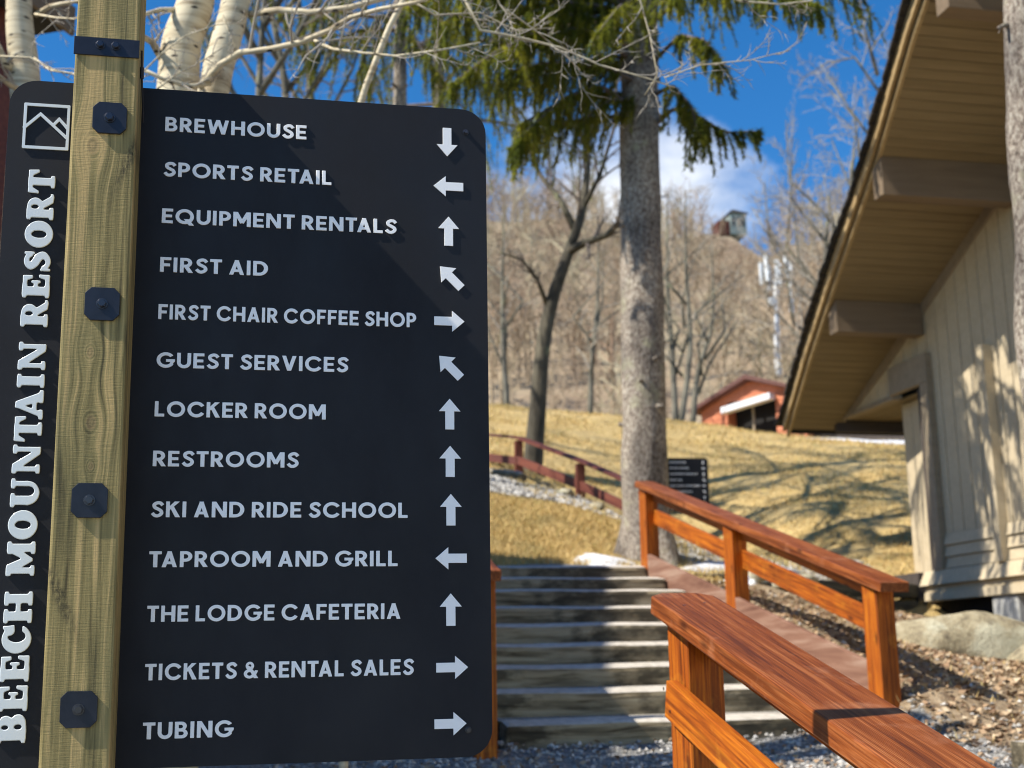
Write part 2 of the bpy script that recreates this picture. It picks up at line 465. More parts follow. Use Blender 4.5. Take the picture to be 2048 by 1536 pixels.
t = NT(M_litter); oi = t.n('ShaderNodeNewGeometry')
t.base(t.ramp(oi.outputs['Random Per Island'], [(0, (.12, .07, .04)), (.4, (.30, .19, .11)), (.8, (.46, .33, .20)), (1, (.55, .45, .31))]))
M_grassb = mat('dry_grass', (.42, .32, .14), .85)
t = NT(M_grassb); oi = t.n('ShaderNodeNewGeometry')
gc = t.ramp(oi.outputs['Random Per Island'], [(0, (.36, .24, .085)), (.45, (.60, .43, .165)), (.85, (.72, .54, .25)), (1, (.42, .40, .12))])
gn = t.ramp_f(t.noise(t.coord((1, 1, 1), 'World'), .8, 6, .7), .50, .64)
t.base(t.mix(t.math('MULTIPLY', gn, .7), gc, (.30, .25, .10)))

# ground: colour by what lies there (grass / gravel / dirt / leaf mould), read from a zone attribute
M_ground = mat('ground_cover', (.3, .25, .15), .95)
t = NT(M_ground)
za = t.n('ShaderNodeAttribute'); za.attribute_name = 'zone'
zs = t.n('ShaderNodeSeparateColor'); t.l(za.outputs['Color'], zs.inputs[0])
wv = t.coord((1, 1, 1), 'World')
nD = t.noise(wv, .8, 7, .72); nA = t.noise(wv, 1.3, 6, .65); nB = t.noise(wv, 14, 5, .7); nC = t.noise(wv, 45, 4, .7)
grass = t.mix(t.ramp_f(nA, .42, .62), t.ramp(nB, [(.3, (.36, .24, .085)), (.6, (.60, .44, .18))]), t.ramp(nB, [(.3, (.42, .29, .11)), (.55, (.68, .50, .22)), (.75, (.44, .40, .15))]))
grass = t.mix(t.math('MULTIPLY', t.ramp_f(nD, .53, .66), .75), grass, (.22, .17, .085))
gravel = t.ramp(nC, [(.3, (.10, .10, .095)), (.5, (.26, .255, .24)), (.7, (.5, .49, .46))])
dirt = t.ramp(nB, [(.3, (.15, .10, .06)), (.5, (.34, .25, .155)), (.7, (.50, .40, .27))])
c1 = t.mix(t.ramp_f(t.math('ADD', zs.outputs[0], t.math('MULTIPLY', t.math('SUBTRACT', nB, .5), .5)), .42, .58), dirt, grass)
c1 = t.mix(t.ramp_f(t.math('ADD', zs.outputs[1], t.math('MULTIPLY', t.math('SUBTRACT', nB, .5), .5)), .42, .58), c1, gravel)
t.base(c1)
t.bump(t.math('ADD', nB, t.math('MULTIPLY', nC, .5)), .9, .05)
M_hill = mat('hill_leaf_floor', (.28, .2, .13), .95)
t = NT(M_hill)
t.base(t.ramp(t.noise(t.coord((1, 1, 1), 'World'), .09, 7, .7), [(.3, (.20, .14, .09)), (.5, (.32, .245, .16)), (.7, (.40, .34, .22))]))

# ------------------------------------------------------------------ terrain
CP = np.array([
 (0,0,0),(-4,0,0),(4,0,.15),(0,-8,-.6),(8,0,.4),(-8,0,0),(-12,-8,-.5),(12,-8,-.2),
 (-.3,2.9,.25),(1.5,4.5,.62),(-2,5,.5),(1.6,7.6,.93),(3,7.6,.93),(4.1,7.6,1.0),(2.1,6.6,.8),(0,8,1.05),(-5,8,1.0),
 (4.6,8,1.30),(4.45,10,1.80),(4.45,12,2.20),(5.0,7.6,1.04),(4.02,6.3,.92),(6.5,8,1.15),(6.0,10.3,1.45),(5.32,11.86,1.88),(6.1,13.45,1.96),(7.2,13.4,1.95),
 (9.4,14.9,1.68),(8,12,1.6),(11,14,1.8),(9.5,9,1.3),(14,9,1.4),
 (1.2,12,2.15),(.5,13.5,2.5),(2.7,13.9,2.5),(4.1,13.6,2.48),(2.8,12.9,2.40),(4.9,15.2,2.55),(4.07,14.44,2.6),
 (3.2,16.7,3.62),(4.9,16.3,3.18),(4.2,15.8,3.05),(3.2,15.4,3.05),(1.5,15.5,3.3),(1.8,17.2,3.9),(-2,16,3.4),
 (5.9,16.6,2.95),(6,14.4,2.42),(7.0,16.4,2.75),(7.6,15.0,1.9),(8.7,15.8,1.8),(9.2,16.3,1.8),(8.2,16.8,2.5),(7.0,15.7,2.5),(9.2,17.3,2.5),(9.1,18.2,2.85),(6.85,17.7,3.0),(8.1,22.6,3.2),(9.9,21.85,4.2),(13,23.7,5.0),(7.5,19.5,3.0),(6.9,18.6,3.0),(7.4,20.5,3.05),(7.9,21.6,3.1),(12,18,3.0),(14,19.5,3.4),
 (3.76,18.9,4.15),(4.66,21.4,4.55),(5.15,19.2,3.9),(5.2,22.4,4.8),(1,20,4.3),(-4,22,4.8),
 (6.37,26.2,5.8),(10.6,28,6.15),(6.42,33.4,8.2),(9.8,32.5,7.78),(11.8,31.9,7.52),(16.5,29.7,6.72),(22,27,6.0),(2,35,8.4),(-6,36,8.6),
 (6.5,37,8.35),(12,36,7.8),(18,34,7.0),(15.5,39,7.9),(20,38,7.6),(28,34,6.8),(10,44,8.6),(20,46,8.4),(34,44,8),(0,50,9.5),(-15,45,9),(20,60,9.5),(44,50,9),(-20,20,4),(-15,10,1.5),(20,12,1.8),(30,20,3.5),(-20,60,10),(44,60,10)
], dtype=float)
def _phi(r): return r
_n = len(CP)
_A = np.zeros((_n + 3, _n + 3)); _d = np.hypot(CP[:, None, 0] - CP[None, :, 0], CP[:, None, 1] - CP[None, :, 1])
_A[:_n, :_n] = _phi(_d) - np.eye(_n) * .05
_A[:_n, _n:] = np.c_[np.ones(_n), CP[:, :2]]; _A[_n:, :_n] = _A[:_n, _n:].T
_wt = np.linalg.solve(_A, np.r_[CP[:, 2], 0, 0, 0])
def hz(x, y):
    x = np.atleast_1d(np.asarray(x, float)); y = np.atleast_1d(np.asarray(y, float))
    out = np.zeros(len(x))
    for k in range(0, len(x), 20000):
        s = slice(k, k + 20000)
        d = np.hypot(x[s, None] - CP[None, :, 0], y[s, None] - CP[None, :, 1])
        out[s] = _phi(d) @ _wt[:_n] + _wt[_n] + _wt[_n + 1] * x[s] + _wt[_n + 2] * y[s]
    out += .025 * np.sin(x * 3.1 + y * 1.3) * np.sin(y * 2.7 - x) * np.clip((y - 12) / 4, 0.2, 1)
    # the stair channel lies below its timbers
    inst = (x > 1.66) & (x < 4.2) & (y > 7.85) & (y < 13.0)
    out = np.where(inst, np.minimum(out, .60 + .27 * (y - 7.9)), out)
    return out
def gz(x, y): return float(hz([x], [y])[0])

def zones(x, y):
    """(grass, gravel) weights"""
    g = np.zeros(len(x)); v = np.zeros(len(x))
    g = np.where((y > 13.7) & (x < 4.4 + (y - 13.7) * 1.0), 1.0, g)
    g = np.where((y > 16.4), 1.0, g)
    v = np.where((y < 7.9) & (x < 4.3), 1.0, v)
    path = (y > 17.3 + .0 * x) & (y < 19.4) & (x < 6.2)      # grey path behind the grass mound
    v = np.where(path, 1.0, v)
    v = np.where((y > 12.6) & (y < 13.7) & (x < 4.6), 1.0, v)
    v = np.where((y > 14.3) & (y < 16.4) & (x > 5.2) & (x < 9.5), .55, v)
    v = np.where((y > 33.8 - .25 * (x - 5)) & (y < 37.5 - .25 * (x - 5)), 1.0, v)   # road along the crest
    return g, v

def grid(name, xs, ys, matr, kind='structure', zf=None):
    X, Y = np.meshgrid(xs, ys); fx, fy = X.ravel(), Y.ravel()
    Z = (zf or hz)(fx, fy)
    nx, ny = len(xs), len(ys)
    i = np.arange(nx - 1)[None, :] + nx * np.arange(ny - 1)[:, None]
    q = np.stack([i, i + 1, i + 1 + nx, i + nx], -1).reshape(-1, 4)
    me = bpy.data.meshes.new(name)
    me.from_pydata(np.c_[fx, fy, Z].tolist(), [], q.tolist())
    me.polygons.foreach_set('use_smooth', [True] * len(me.polygons))
    o = link(name, me, None, None, matr); tag(o, kind=kind)
    if matr is M_ground:
        g, v = zones(fx, fy)
        a = me.color_attributes.new('zone', 'FLOAT_COLOR', 'POINT')
        a.data.foreach_set('color', np.c_[g, v, 0 * g, 0 * g + 1].astype('f').ravel())
    return o
xs = np.r_[np.arange(-30, -6, 1.0), np.arange(-6, 18, .16), np.arange(18, 62, 1.2)]
ys = np.r_[np.arange(-14, 5, .8), np.arange(5, 24, .14), np.arange(24, 38, .3), np.arange(38, 66, 1.2)]
grid('ground', xs, ys, M_ground)

# far wooded hillside
def hill(x, y):
    D = np.hypot(x, y); az = np.degrees(np.arctan2(x, y))
    ridge = np.interp(az, [-60, 0, 10.8, 13, 16, 19, 22, 23.4, 25.5, 28, 31, 40, 70],
                          [60, 74, 69.8, 68.2, 66.6, 64.0, 62.6, 57.0, 60.2, 62.5, 64, 60, 40])
    t = np.clip((D - 55) / 135, 0, 1)
    s = t ** 1.12
    return 8.3 + (ridge - 8.3) * s + 1.6 * np.sin(x * .07 + y * .05) * t + .9 * np.sin(x * .19 - y * .11) * t - np.clip(D - 190, 0, 999) * .15
grid('hillside', np.arange(-60, 260, 5.0), np.arange(52, 300, 5.0), M_hill, zf=hill)

# ------------------------------------------------------------------ timber stairs
RNG = random.Random(5)
stairs = empty('timber_steps', (2.9, 8.0, .98), 'wide flight of grey weathered timber steps climbing from the gravel between brown handrails', 'stairs')
SZ = [1.13, 1.305, 1.46, 1.62, 1.785, 1.95, 2.125, 2.275, 2.43]
for k, z in enumerate(SZ):
    y = 8.0 + .6 * k
    h = .205 if k else .235
    x1 = 4.10
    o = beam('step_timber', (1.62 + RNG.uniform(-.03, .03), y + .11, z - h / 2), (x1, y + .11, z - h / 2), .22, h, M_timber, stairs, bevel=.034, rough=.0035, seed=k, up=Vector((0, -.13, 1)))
treads = MB()
for k, z in enumerate(SZ[:-1]):
    y = 8.0 + .6 * k
    treads.add([(1.66, y + .2, z - .012), (4.10, y + .2, z - .012), (4.10, y + .63, z + .004), (1.66, y + .63, z + .004)], [(0, 1, 2, 3)])
treads.add([(1.2, 13.0, 2.415), (4.3, 13.0, 2.415), (4.4, 13.9, 2.50), (1.2, 13.9, 2.5)], [(0, 1, 2, 3)])
g_ = mat('packed_gravel', (.3, .29, .27), .95); t = NT(g_)
t.base(t.ramp(t.noise(t.coord((1, 1, 1), 'World'), 38, 5, .7), [(.3, (.14, .13, .11)), (.55, (.36, .34, .30)), (.75, (.52, .5, .45))])); t.bump(t.noise(t.coord((1, 1, 1), 'World'), 38, 5), .8, .02)
me = treads.mesh('tread_gravel'); me.transform(Matrix.Translation((-2.9, -8.0, -.98)))
link('tread_gravel', me, stairs, None, g_)
for sx_ in (4.135,):
    m_ = MB(); 
    a, b = (sx_ - .022, sx_ + .022)
    m_.prism([(8.05, .95), (8.05, 1.43), (12.9, 2.56), (13.05, 2.56), (13.05, 2.2), (12.0, 2.0), (8.2, .95)], 0, a, b)
    me = m_.mesh('stringer', .004); me.transform(Matrix.Translation((-2.9, -8.0, -.98)))
    link('stringer', me, stairs, None, M_string)

# ------------------------------------------------------------------ handrails
def handrail(name, label, x, posts, capw, ext, mid_side, pw=.14, pd=.16, matr=None, cap=None, mids=(.27, .15), screws=False):
    matr = matr or M_rail; cap = cap or M_railtop
    y0 = posts[0][0]
    root = empty(name, (x, posts[0][0], posts[0][1]), label, 'handrail', 'stained wooden rails beside the steps')
    top = [(y, zt) for (y, zb, zt) in posts]
    slope = (top[-1][1] - top[0][1]) / (top[-1][0] - top[0][0])
    for (y, zb, zt) in posts:
        ztt = zt - .066
        m_ = MB(); hw = pw / 2
        m_.prism([(y, zb - .35), (y + pd, zb - .35), (y + pd, ztt + slope * pd), (y, ztt)], 0, x - hw, x + hw)
        me = m_.mesh('post', .006)
        # own frame: X up the post, so that the grain runs along it
        R = Matrix(((0, 0, 1, 0), (0, 1, 0, 0), (-1, 0, 0, 0), (0, 0, 0, 1)))
        T = Matrix.Translation((x, y + pd / 2, zb))
        me.transform((T @ R).inverted())
        link('post', me, root, Matrix.Translation(-root.location) @ T @ Matrix.Rotation(rad(8), 4, 'Z') @ R, matr)
    def zt_(yy): return top[0][1] + slope * (yy - top[0][0])
    ya, yb = top[0][0] - ext[0], top[-1][0] + pd + ext[1]
    # cap board with clipped corners
    ca = .066; L_ = (yb - ya) / math.cos(math.atan(slope)); cw = capw / 2; ch = capw * .22
    m_ = MB(); m_.prism([(-L_ / 2, -cw), (L_ / 2 - ch, -cw), (L_ / 2, -cw + ch), (L_ / 2, cw - ch), (L_ / 2 - ch, cw), (-L_ / 2, cw)], 2, -ca / 2, ca / 2)
    me = m_.mesh('cap_board', .007)
    c = Vector((x + .0, (ya + yb) / 2, zt_((ya + yb) / 2) - ca / 2)); th = math.atan(slope)
    X_ = Vector((0, math.cos(th), math.sin(th))); Z_ = Vector((0, -math.sin(th), math.cos(th))); Y_ = Z_.cross(X_)
    Mx = Matrix(((X_.x, Y_.x, Z_.x, c.x), (X_.y, Y_.y, Z_.y, c.y), (X_.z, Y_.z, Z_.z, c.z), (0, 0, 0, 1)))
    link('cap_board', me, root, Matrix.Translation(-root.location) @ Mx, cap)
    # board under the cap and the middle board
    for (dz, hh, xo) in ((-.066 - .055, .10, 0.035), (-mids[0], mids[1], mid_side)):
        zc = dz - (hh / 2 if dz < -.2 else 0)
        yy0, yy1 = (top[0][0] + .01, top[-1][0] + pd - .01) if abs(xo) > .06 else (top[0][0] + pd, top[-1][0])
        if abs(xo) > .06: yy0, yy1 = top[0][0] - ext[0], top[-1][0] + pd * .6
        nm = 'middle_board' if dz < -.2 else 'under_cap_board'
        beam(nm, (x + xo, yy0, zt_(yy0) + zc), (x + xo, yy1, zt_(yy1) + zc), .042, hh, matr, root, bevel=.005)
    if screws:
        sm_ = MB(); sm_.prism([(.0055 * math.cos(2 * PI * k / 10), .0055 * math.sin(2 * PI * k / 10)) for k in range(10)], 2, 0, .0015); sme = sm_.mesh('screw'); sme.materials.append(M_bolt)
        for (y, zb, zt) in posts:
            for dx in (-.05, .04):
                yy = y + .05 + dx * .4
                link('screw', sme, root, Matrix.Translation(-root.location) @ Matrix.Translation((x + dx, yy, zt_(yy) + .0004)) @ Matrix.Rotation(th, 4, 'X'))
            for dz in (-.03, .03):
                yy = y + .07 + dz
                link('screw', sme, root, Matrix.Translation(-root.location) @ Matrix.Translation((x + mid_side - .0215, yy, zt_(yy) - mids[0] - mids[1] / 2 + dz)) @ Matrix.Rotation(-PI / 2, 4, 'Y'))
    return root
S_ = .27
handrail('handrail', 'glossy orange-brown handrail nearest the camera, its broad cap crossed by a dark shadow', 1.60,
         [(4.40 - 2.2 * k, .66 - .594 * k, 1.672 - .594 * k) for k in (1, 0)][:2], .245, (.9, .09), -.092, .14, .15, mids=(.27, .13), screws=True)
handrail('handrail', 'three-post orange-brown handrail climbing along the right side of the steps', 4.17,
         [(7.97, 1.12, 2.0), (10.46, 1.75, 2.635), (12.82, 2.38, 3.27)], .205, (.16, .08), .05)
handrail('handrail', 'wooden handrail at the left side of the steps, mostly hidden behind the tall black sign', 1.43,
         [(7.62, 1.02, 2.045), (10.1, 1.7, 2.71), (12.6, 2.36, 3.39)], .175, (.1, .08), -.05, .13, .14)

# ------------------------------------------------------------------ rear fence on the bank
fr = empty('rail_fence', (4.66, 21.4, 4.55), 'dark red-brown two-rail fence running down the grassy bank behind the grass mound', 'fence')
fpts = [at(860, 865, D=23.5), at(1037, 882, D=22), at(1160, 928, D=20.3), at(1290, 985, D=18.8)]
fbot = [at(860, 930, D=23.5), at(1037, 948, D=22), at(1160, 992, D=20.3), at(1290, 1050, D=18.8)]
for a, b in zip(fpts, fbot):
    beam('post', b - Vector((0, 0, .3)), a, .13, .13, M_darkred, fr, up=Vector((0, 1, 0)))
for i in range(3):
    for dz, hh in ((.02, .09), (-.36, .14)):
        p0, p1 = fpts[i].copy(), fpts[i + 1].copy(); p0.z += dz; p1.z += dz
        o_ = Vector((0, -.09, 0)) if dz < 0 else Vector((0, 0, .04))
        beam('rail', p0 + o_, p1 + o_, .05 if dz < 0 else .16, hh if dz < 0 else .045, M_darkred, fr)

# ------------------------------------------------------------------ letters
def sdf_poly(P, X, Y):
    P = np.asarray(P, float); Q = np.roll(P, -1, 0)
    d = np.full(X.shape, 1e9); ins = np.zeros(X.shape, bool)
    for (ax, ay), (bx, by) in zip(P, Q):
        ex, ey = bx - ax, by - ay; wx, wy = X - ax, Y - ay
        l2 = ex * ex + ey * ey
        if l2 < 1e-12: continue
        tt = np.clip((wx * ex + wy * ey) / l2, 0, 1)
        d = np.minimum(d, (wx - ex * tt) ** 2 + (wy - ey * tt) ** 2)
        c = ((ay > Y) != (by > Y))
        if abs(by - ay) > 1e-12: c &= X < (ex * (Y - ay) / (by - ay) + ax)
        else: c &= False
        ins ^= c
    return np.where(ins, -1, 1) * np.sqrt(d)
def R_(x0, y0, x1, y1): return [(x0, y0), (x1, y0), (x1, y1), (x0, y1)]
def par(xb, xt, w, y0=0., y1=1.): return [(xb, y0), (xb + w, y0), (xt + w, y1), (xt, y1)]
def ell(cx, cy, rx, ry, n=48): return [(cx + rx * math.cos(2 * PI * k / n), cy + ry * math.sin(2 * PI * k / n)) for k in range(n)]
def bowl(x0, y0, x1, y1):      # flat left side, round right side
    ry = (y1 - y0) / 2; rx = min(ry * 1.05, (x1 - x0) * .62); cx = x1 - rx; cy = (y0 + y1) / 2
    return [(x0, y0)] + [(cx + rx * math.cos(a), cy + ry * math.sin(a)) for a in np.linspace(-PI / 2, PI / 2, 22)] + [(x0, y1)]
def band(pts, w, n=8):
    """smooth band through pts (Catmull-Rom) with butt ends; w may vary"""
    P = [np.array(p, float) for p in pts]; wl = w if isinstance(w, (list, tuple)) else [w] * len(P)
    P = [2 * P[0] - P[1]] + P + [2 * P[-1] - P[-2]]; wl = [wl[0]] + list(wl) + [wl[-1]]
    c, ws = [], []
    for i in range(1, len(P) - 2):
        for k in range(n + (1 if i == len(P) - 3 else 0)):
            u = k / n
            c.append(.5 * ((2 * P[i]) + (-P[i - 1] + P[i + 1]) * u + (2 * P[i - 1] - 5 * P[i] + 4 * P[i + 1] - P[i + 2]) * u * u + (-P[i - 1] + 3 * P[i] - 3 * P[i + 1] + P[i + 2]) * u ** 3))
            ws.append(wl[i] * (1 - u) + wl[i + 1] * u)
    c = np.array(c); T = np.gradient(c, axis=0); T /= np.linalg.norm(T, axis=1)[:, None]
    N = np.c_[-T[:, 1], T[:, 0]] * (np.array(ws) / 2)[:, None]
    return (c + N).tolist() + (c - N)[::-1].tolist()
s_ = .205
def Ooo(w, s=s_): return [(ell(w / 2, .5, w / 2, .515), 1), (ell(w / 2, .5, w / 2 - s, .515 - s), -1)]
S_band = [(.63, .755), (.50, .895), (.33, .905), (.175, .80), (.20, .63), (.37, .515), (.53, .41), (.565, .24), (.41, .10), (.22, .105), (.07, .26)]
SANS = {
 'A': (.84, [(par(0, .31, s_ + .02), 1), (par(.595, .285, s_ + .02), 1), (R_(.18, .19, .66, .36), 1)]),
 'B': (.70, [(R_(0, 0, s_, 1), 1), (bowl(.05, .46, .63, 1), 1), (bowl(.05, 0, .69, .57), 1), (bowl(s_, .60, .43, .81), -1), (bowl(s_, .19, .48, .41), -1)]),
 'C': (.95, Ooo(1.02) + [([(.51, .5), (1.2, .93), (1.2, .07)], -1)]),
 'D': (.84, [(bowl(0, 0, .83, 1), 1), (bowl(s_, .2, .60, .8), -1)]),
 'E': (.62, [(R_(0, 0, s_, 1), 1), (R_(0, 0, .61, .19), 1), (R_(0, .81, .61, 1), 1), (R_(0, .405, .56, .59), 1)]),
 'F': (.60, [(R_(0, 0, s_, 1), 1), (R_(0, .81, .60, 1), 1), (R_(0, .39, .54, .575), 1)]),
 'G': (1.0, Ooo(1.02) + [([(.51, .56), (1.25, 1.02), (1.25, .56)], -1), ([(.7, .40), (1.1, .1), (1.1, .4)], -1), (R_(.52, .38, 1.0, .56), 1), ([(1.0, .56), (.77, .56), (.74, .36), (.80, .2), (.90, .25), (.97, .38)], 1)]),
 'H': (.80, [(R_(0, 0, s_, 1), 1), (R_(.575, 0, .80, 1), 1), (R_(.1, .405, .7, .595), 1)]),
 'I': (.225, [(R_(0, 0, s_, 1), 1)]),
 'K': (.76, [(R_(0, 0, s_, 1), 1), ([(.16, .42), (.16, .66), (.46, 1), (.74, 1)], 1), ([(.25, .56), (.42, .68), (.77, 0), (.50, 0)], 1)]),
 'L': (.55, [(R_(0, 0, s_, 1), 1), (R_(0, 0, .54, .19), 1)]),
 'M': (.99, [(R_(0, 0, s_, 1), 1), (R_(.765, 0, .99, 1), 1), ([(0, 1), (.26, 1), (.60, .28), (.40, .20)], 1), ([(.99, 1), (.73, 1), (.39, .28), (.59, .20)], 1)]),
 'N': (.83, [(R_(0, 0, s_, 1), 1), (R_(.605, 0, .83, 1), 1), ([(0, 1), (.24, 1), (.83, .0), (.59, 0)], 1)]),
 'O': (1.02, Ooo(1.02)),
 'P': (.66, [(R_(0, 0, s_, 1), 1), (bowl(.05, .34, .66, 1), 1), (bowl(s_, .53, .44, .81), -1)]),
 'Q': (1.04, Ooo(1.02) + [([(.46, .33), (.74, .33), (1.04, -.10), (.76, -.10)], 1)]),
 'R': (.70, [(R_(0, 0, s_, 1), 1), (bowl(.05, .36, .66, 1), 1), (bowl(s_, .54, .44, .81), -1), ([(.20, .44), (.46, .44), (.72, 0), (.46, 0)], 1)]),
 'S': (.68, [(band(S_band, .2), 1)]),
 'T': (.66, [(R_(0, .81, .66, 1), 1), (R_(.2175, 0, .4425, 1), 1)]),
 'U': (.78, [(R_(0, .38, .78, 1), 1), (ell(.39, .38, .39, .395), 1), (R_(s_, .38, .78 - s_, 1.1), -1), (ell(.39, .385, .39 - s_, .19), -1)]),
 'V': (.84, [(par(.295, 0, s_ + .02), 1), (par(.30, .595, s_ + .02), 1)]),
 'W': (1.24, [(par(.20, 0, s_ + .01), 1), (par(.20, .50, s_ + .01), 1), (par(.81, .50, s_ + .01), 1), (par(.81, 1.01, s_ + .01), 1)]),
 '&': (.84, [(ell(.35, .755, .25, .26), 1), (ell(.33, .275, .33, .29), 1), (ell(.35, .76, .085, .10), -1), (ell(.335, .27, .14, .115), -1), ([(.16, .80), (.40, .72), (.86, 0), (.60, 0)], 1), ([(.50, .13), (.64, .03), (.84, .46), (.66, .50)], 1)]),
}
# soft heavy slab letters for the vertical name
def slab(x, w, y, up=1, ext=.085):
    h = .135
    y0, y1 = (y, y + h) if up else (y - h, y)
    return R_(x - ext, y0, x + w + ext, y1)
q = .30
def stem(x, w=q, top=True, bot=True):
    o = [(R_(x, 0, x + w, 1), 1)]
    if bot: o.append((slab(x, w, 0, 1), 1))
    if top: o.append((slab(x, w, 1, 0), 1))
    return o
FAT = {
 'B': (.86, stem(.08)[:] + [(bowl(.2, .44, .82, 1), 1), (bowl(.2, 0, .86, .57), 1), (ell(.47, .745, .075, .135), -1), (ell(.48, .28, .085, .15), -1)]),
 'E': (.84, stem(.08) + [(R_(.1, 0, .80, .15), 1), (R_(.1, .85, .77, 1), 1), ([(.80, 0), (.62, .06), (.72, .40), (.82, .40)], 1), ([(.77, 1), (.60, .94), (.69, .64), (.79, .64)], 1), (R_(.3, .44, .58, .58), 1), ([(.52, .34), (.60, .34), (.60, .68), (.52, .68)], 1)]),
 'C': (.92, [(ell(.47, .5, .47, .53), 1), (ell(.56, .5, .20, .33), -1), (R_(.58, .34, 1.1, .60), -1), (ell(.74, .76, .15, .17), 1), ([(.80, 1.0), (.90, 1.0), (.90, .62), (.82, .62)], 1), (R_(.7, .30, 1.1, .58), -1)]),
 'H': (1.06, stem(.08) + stem(.68) + [(R_(.3, .42, .8, .58), 1)]),
 'M': (1.28, stem(.07, .22) + stem(.90, .30) + [([(0.0, 1), (.40, 1), (.74, .25), (.56, .06)], 1), ([(1.25, 1), (.92, 1), (.50, .20), (.64, .06)], 1), (R_(0, .87, .3, 1), 1)]),
 'O': (1.06, [(ell(.53, .5, .53, .54), 1), (band([(.44, .28), (.53, .5), (.62, .72)], [.12, .27, .12], 10), -1), (ell(.53, .5, .155, .30), -1)]),
 'U': (1.04, [(R_(.09, .35, .39, 1), 1), (slab(.09, q, 1, 0), 1), (R_(.74, .4, .90, 1), 1), (slab(.74, .16, 1, 0, .09), 1), (ell(.495, .38, .405, .42), 1), (R_(.39, .36, .74, .84), -1), (ell(.565, .38, .175, .24), -1)]),
 'N': (1.12, stem(.08, .17) + [(R_(.84, 0, 1.01, 1), 1), (slab(.84, .17, 1, 0), 1), ([(0, 1), (.36, 1), (1.01, 0), (.74, 0)], 1)]),
 'T': (.98, [(R_(.34, 0, .64, 1), 1), (slab(.34, .3, 0, 1, .10), 1), (R_(.04, .85, .94, 1), 1), ([(.0, .60), (.10, .60), (.26, .90), (.04, 1)], 1), ([(.98, .60), (.88, .60), (.72, .90), (.94, 1)], 1)]),
 'A': (1.10, [([(.06, 0), (.26, 0), (.56, .86), (.46, 1.02)], 1), ([(.42, 1.02), (.66, 1.02), (1.06, 0), (.70, 0)], 1), (R_(.26, .24, .8, .38), 1), (R_(0, 0, .36, .135), 1), (R_(.62, 0, 1.10, .135), 1)]),
 'I': (.48, stem(.09)),
 'R': (1.0, stem(.08) + [(bowl(.2, .40, .84, 1), 1), (ell(.49, .71, .09, .155), -1), ([(.40, .46), (.66, .50), (.92, .10), (1.0, .14), (1.0, .02), (.90, -.01), (.66, .02)], 1)]),
 'S': (.80, [(band([(.66, .72), (.54, .885), (.34, .90), (.21, .76), (.32, .60), (.54, .46), (.62, .28), (.46, .11), (.25, .12), (.12, .30)], [.15, .17, .2, .27, .30, .30, .27, .2, .17, .15]), 1), (R_(.66, .62, .74, 1.0), 1), (R_(.03, .0, .11, .38), 1)]),
}
def contours(F, gx, gy):
    segs = {}
    nx, ny = len(gx), len(gy); S = F < 0
    def P(e):
        k, i, j = e
        if k == 0:
            a, b = F[j, i], F[j, i + 1]; u = a / (a - b); return (gx[i] + (gx[i + 1] - gx[i]) * u, gy[j])
        a, b = F[j, i], F[j + 1, i]; u = a / (a - b); return (gx[i], gy[j] + (gy[j + 1] - gy[j]) * u)
    code = S[:-1, :-1] * 1 + S[:-1, 1:] * 2 + S[1:, 1:] * 4 + S[1:, :-1] * 8
    TB = {1: [(3, 0)], 2: [(0, 1)], 3: [(3, 1)], 4: [(1, 2)], 5: [(3, 0), (1, 2)], 6: [(0, 2)], 7: [(3, 2)], 8: [(2, 3)], 9: [(2, 0)], 10: [(2, 3), (0, 1)], 11: [(2, 1)], 12: [(1, 3)], 13: [(1, 0)], 14: [(0, 3)]}
    for j, i in np.argwhere((code > 0) & (code < 15)):
        E = {0: (0, i, j), 1: (1, i + 1, j), 2: (0, i, j + 1), 3: (1, i, j)}
        for a, b in TB[int(code[j, i])]: segs[E[a]] = E[b]
    loops = []
    while segs:
        s0 = next(iter(segs)); cur = s0; lp = []
        while cur in segs: nx_ = segs.pop(cur); lp.append(P(cur)); cur = nx_
        if len(lp) > 6: loops.append(lp)
    return loops
def simplify(lp, tol):
    P = np.array(lp)
    def dp(a, b):
        if b - a < 2: return []
        A, B = P[a], P[b]; d = B - A; l = np.hypot(*d) or 1e-9
        q_ = np.abs((P[a + 1:b, 0] - A[0]) * d[1] - (P[a + 1:b, 1] - A[1]) * d[0]) / l
        k = int(q_.argmax())
        if q_[k] < tol: return []
        k += a + 1
        return dp(a, k) + [k] + dp(k, b)
    h = int(np.argmax(np.hypot(P[:, 0] - P[0, 0], P[:, 1] - P[0, 1])))
    idx = [0] + dp(0, h) + [h] + dp(h, len(P) - 1)
    return P[idx].tolist()
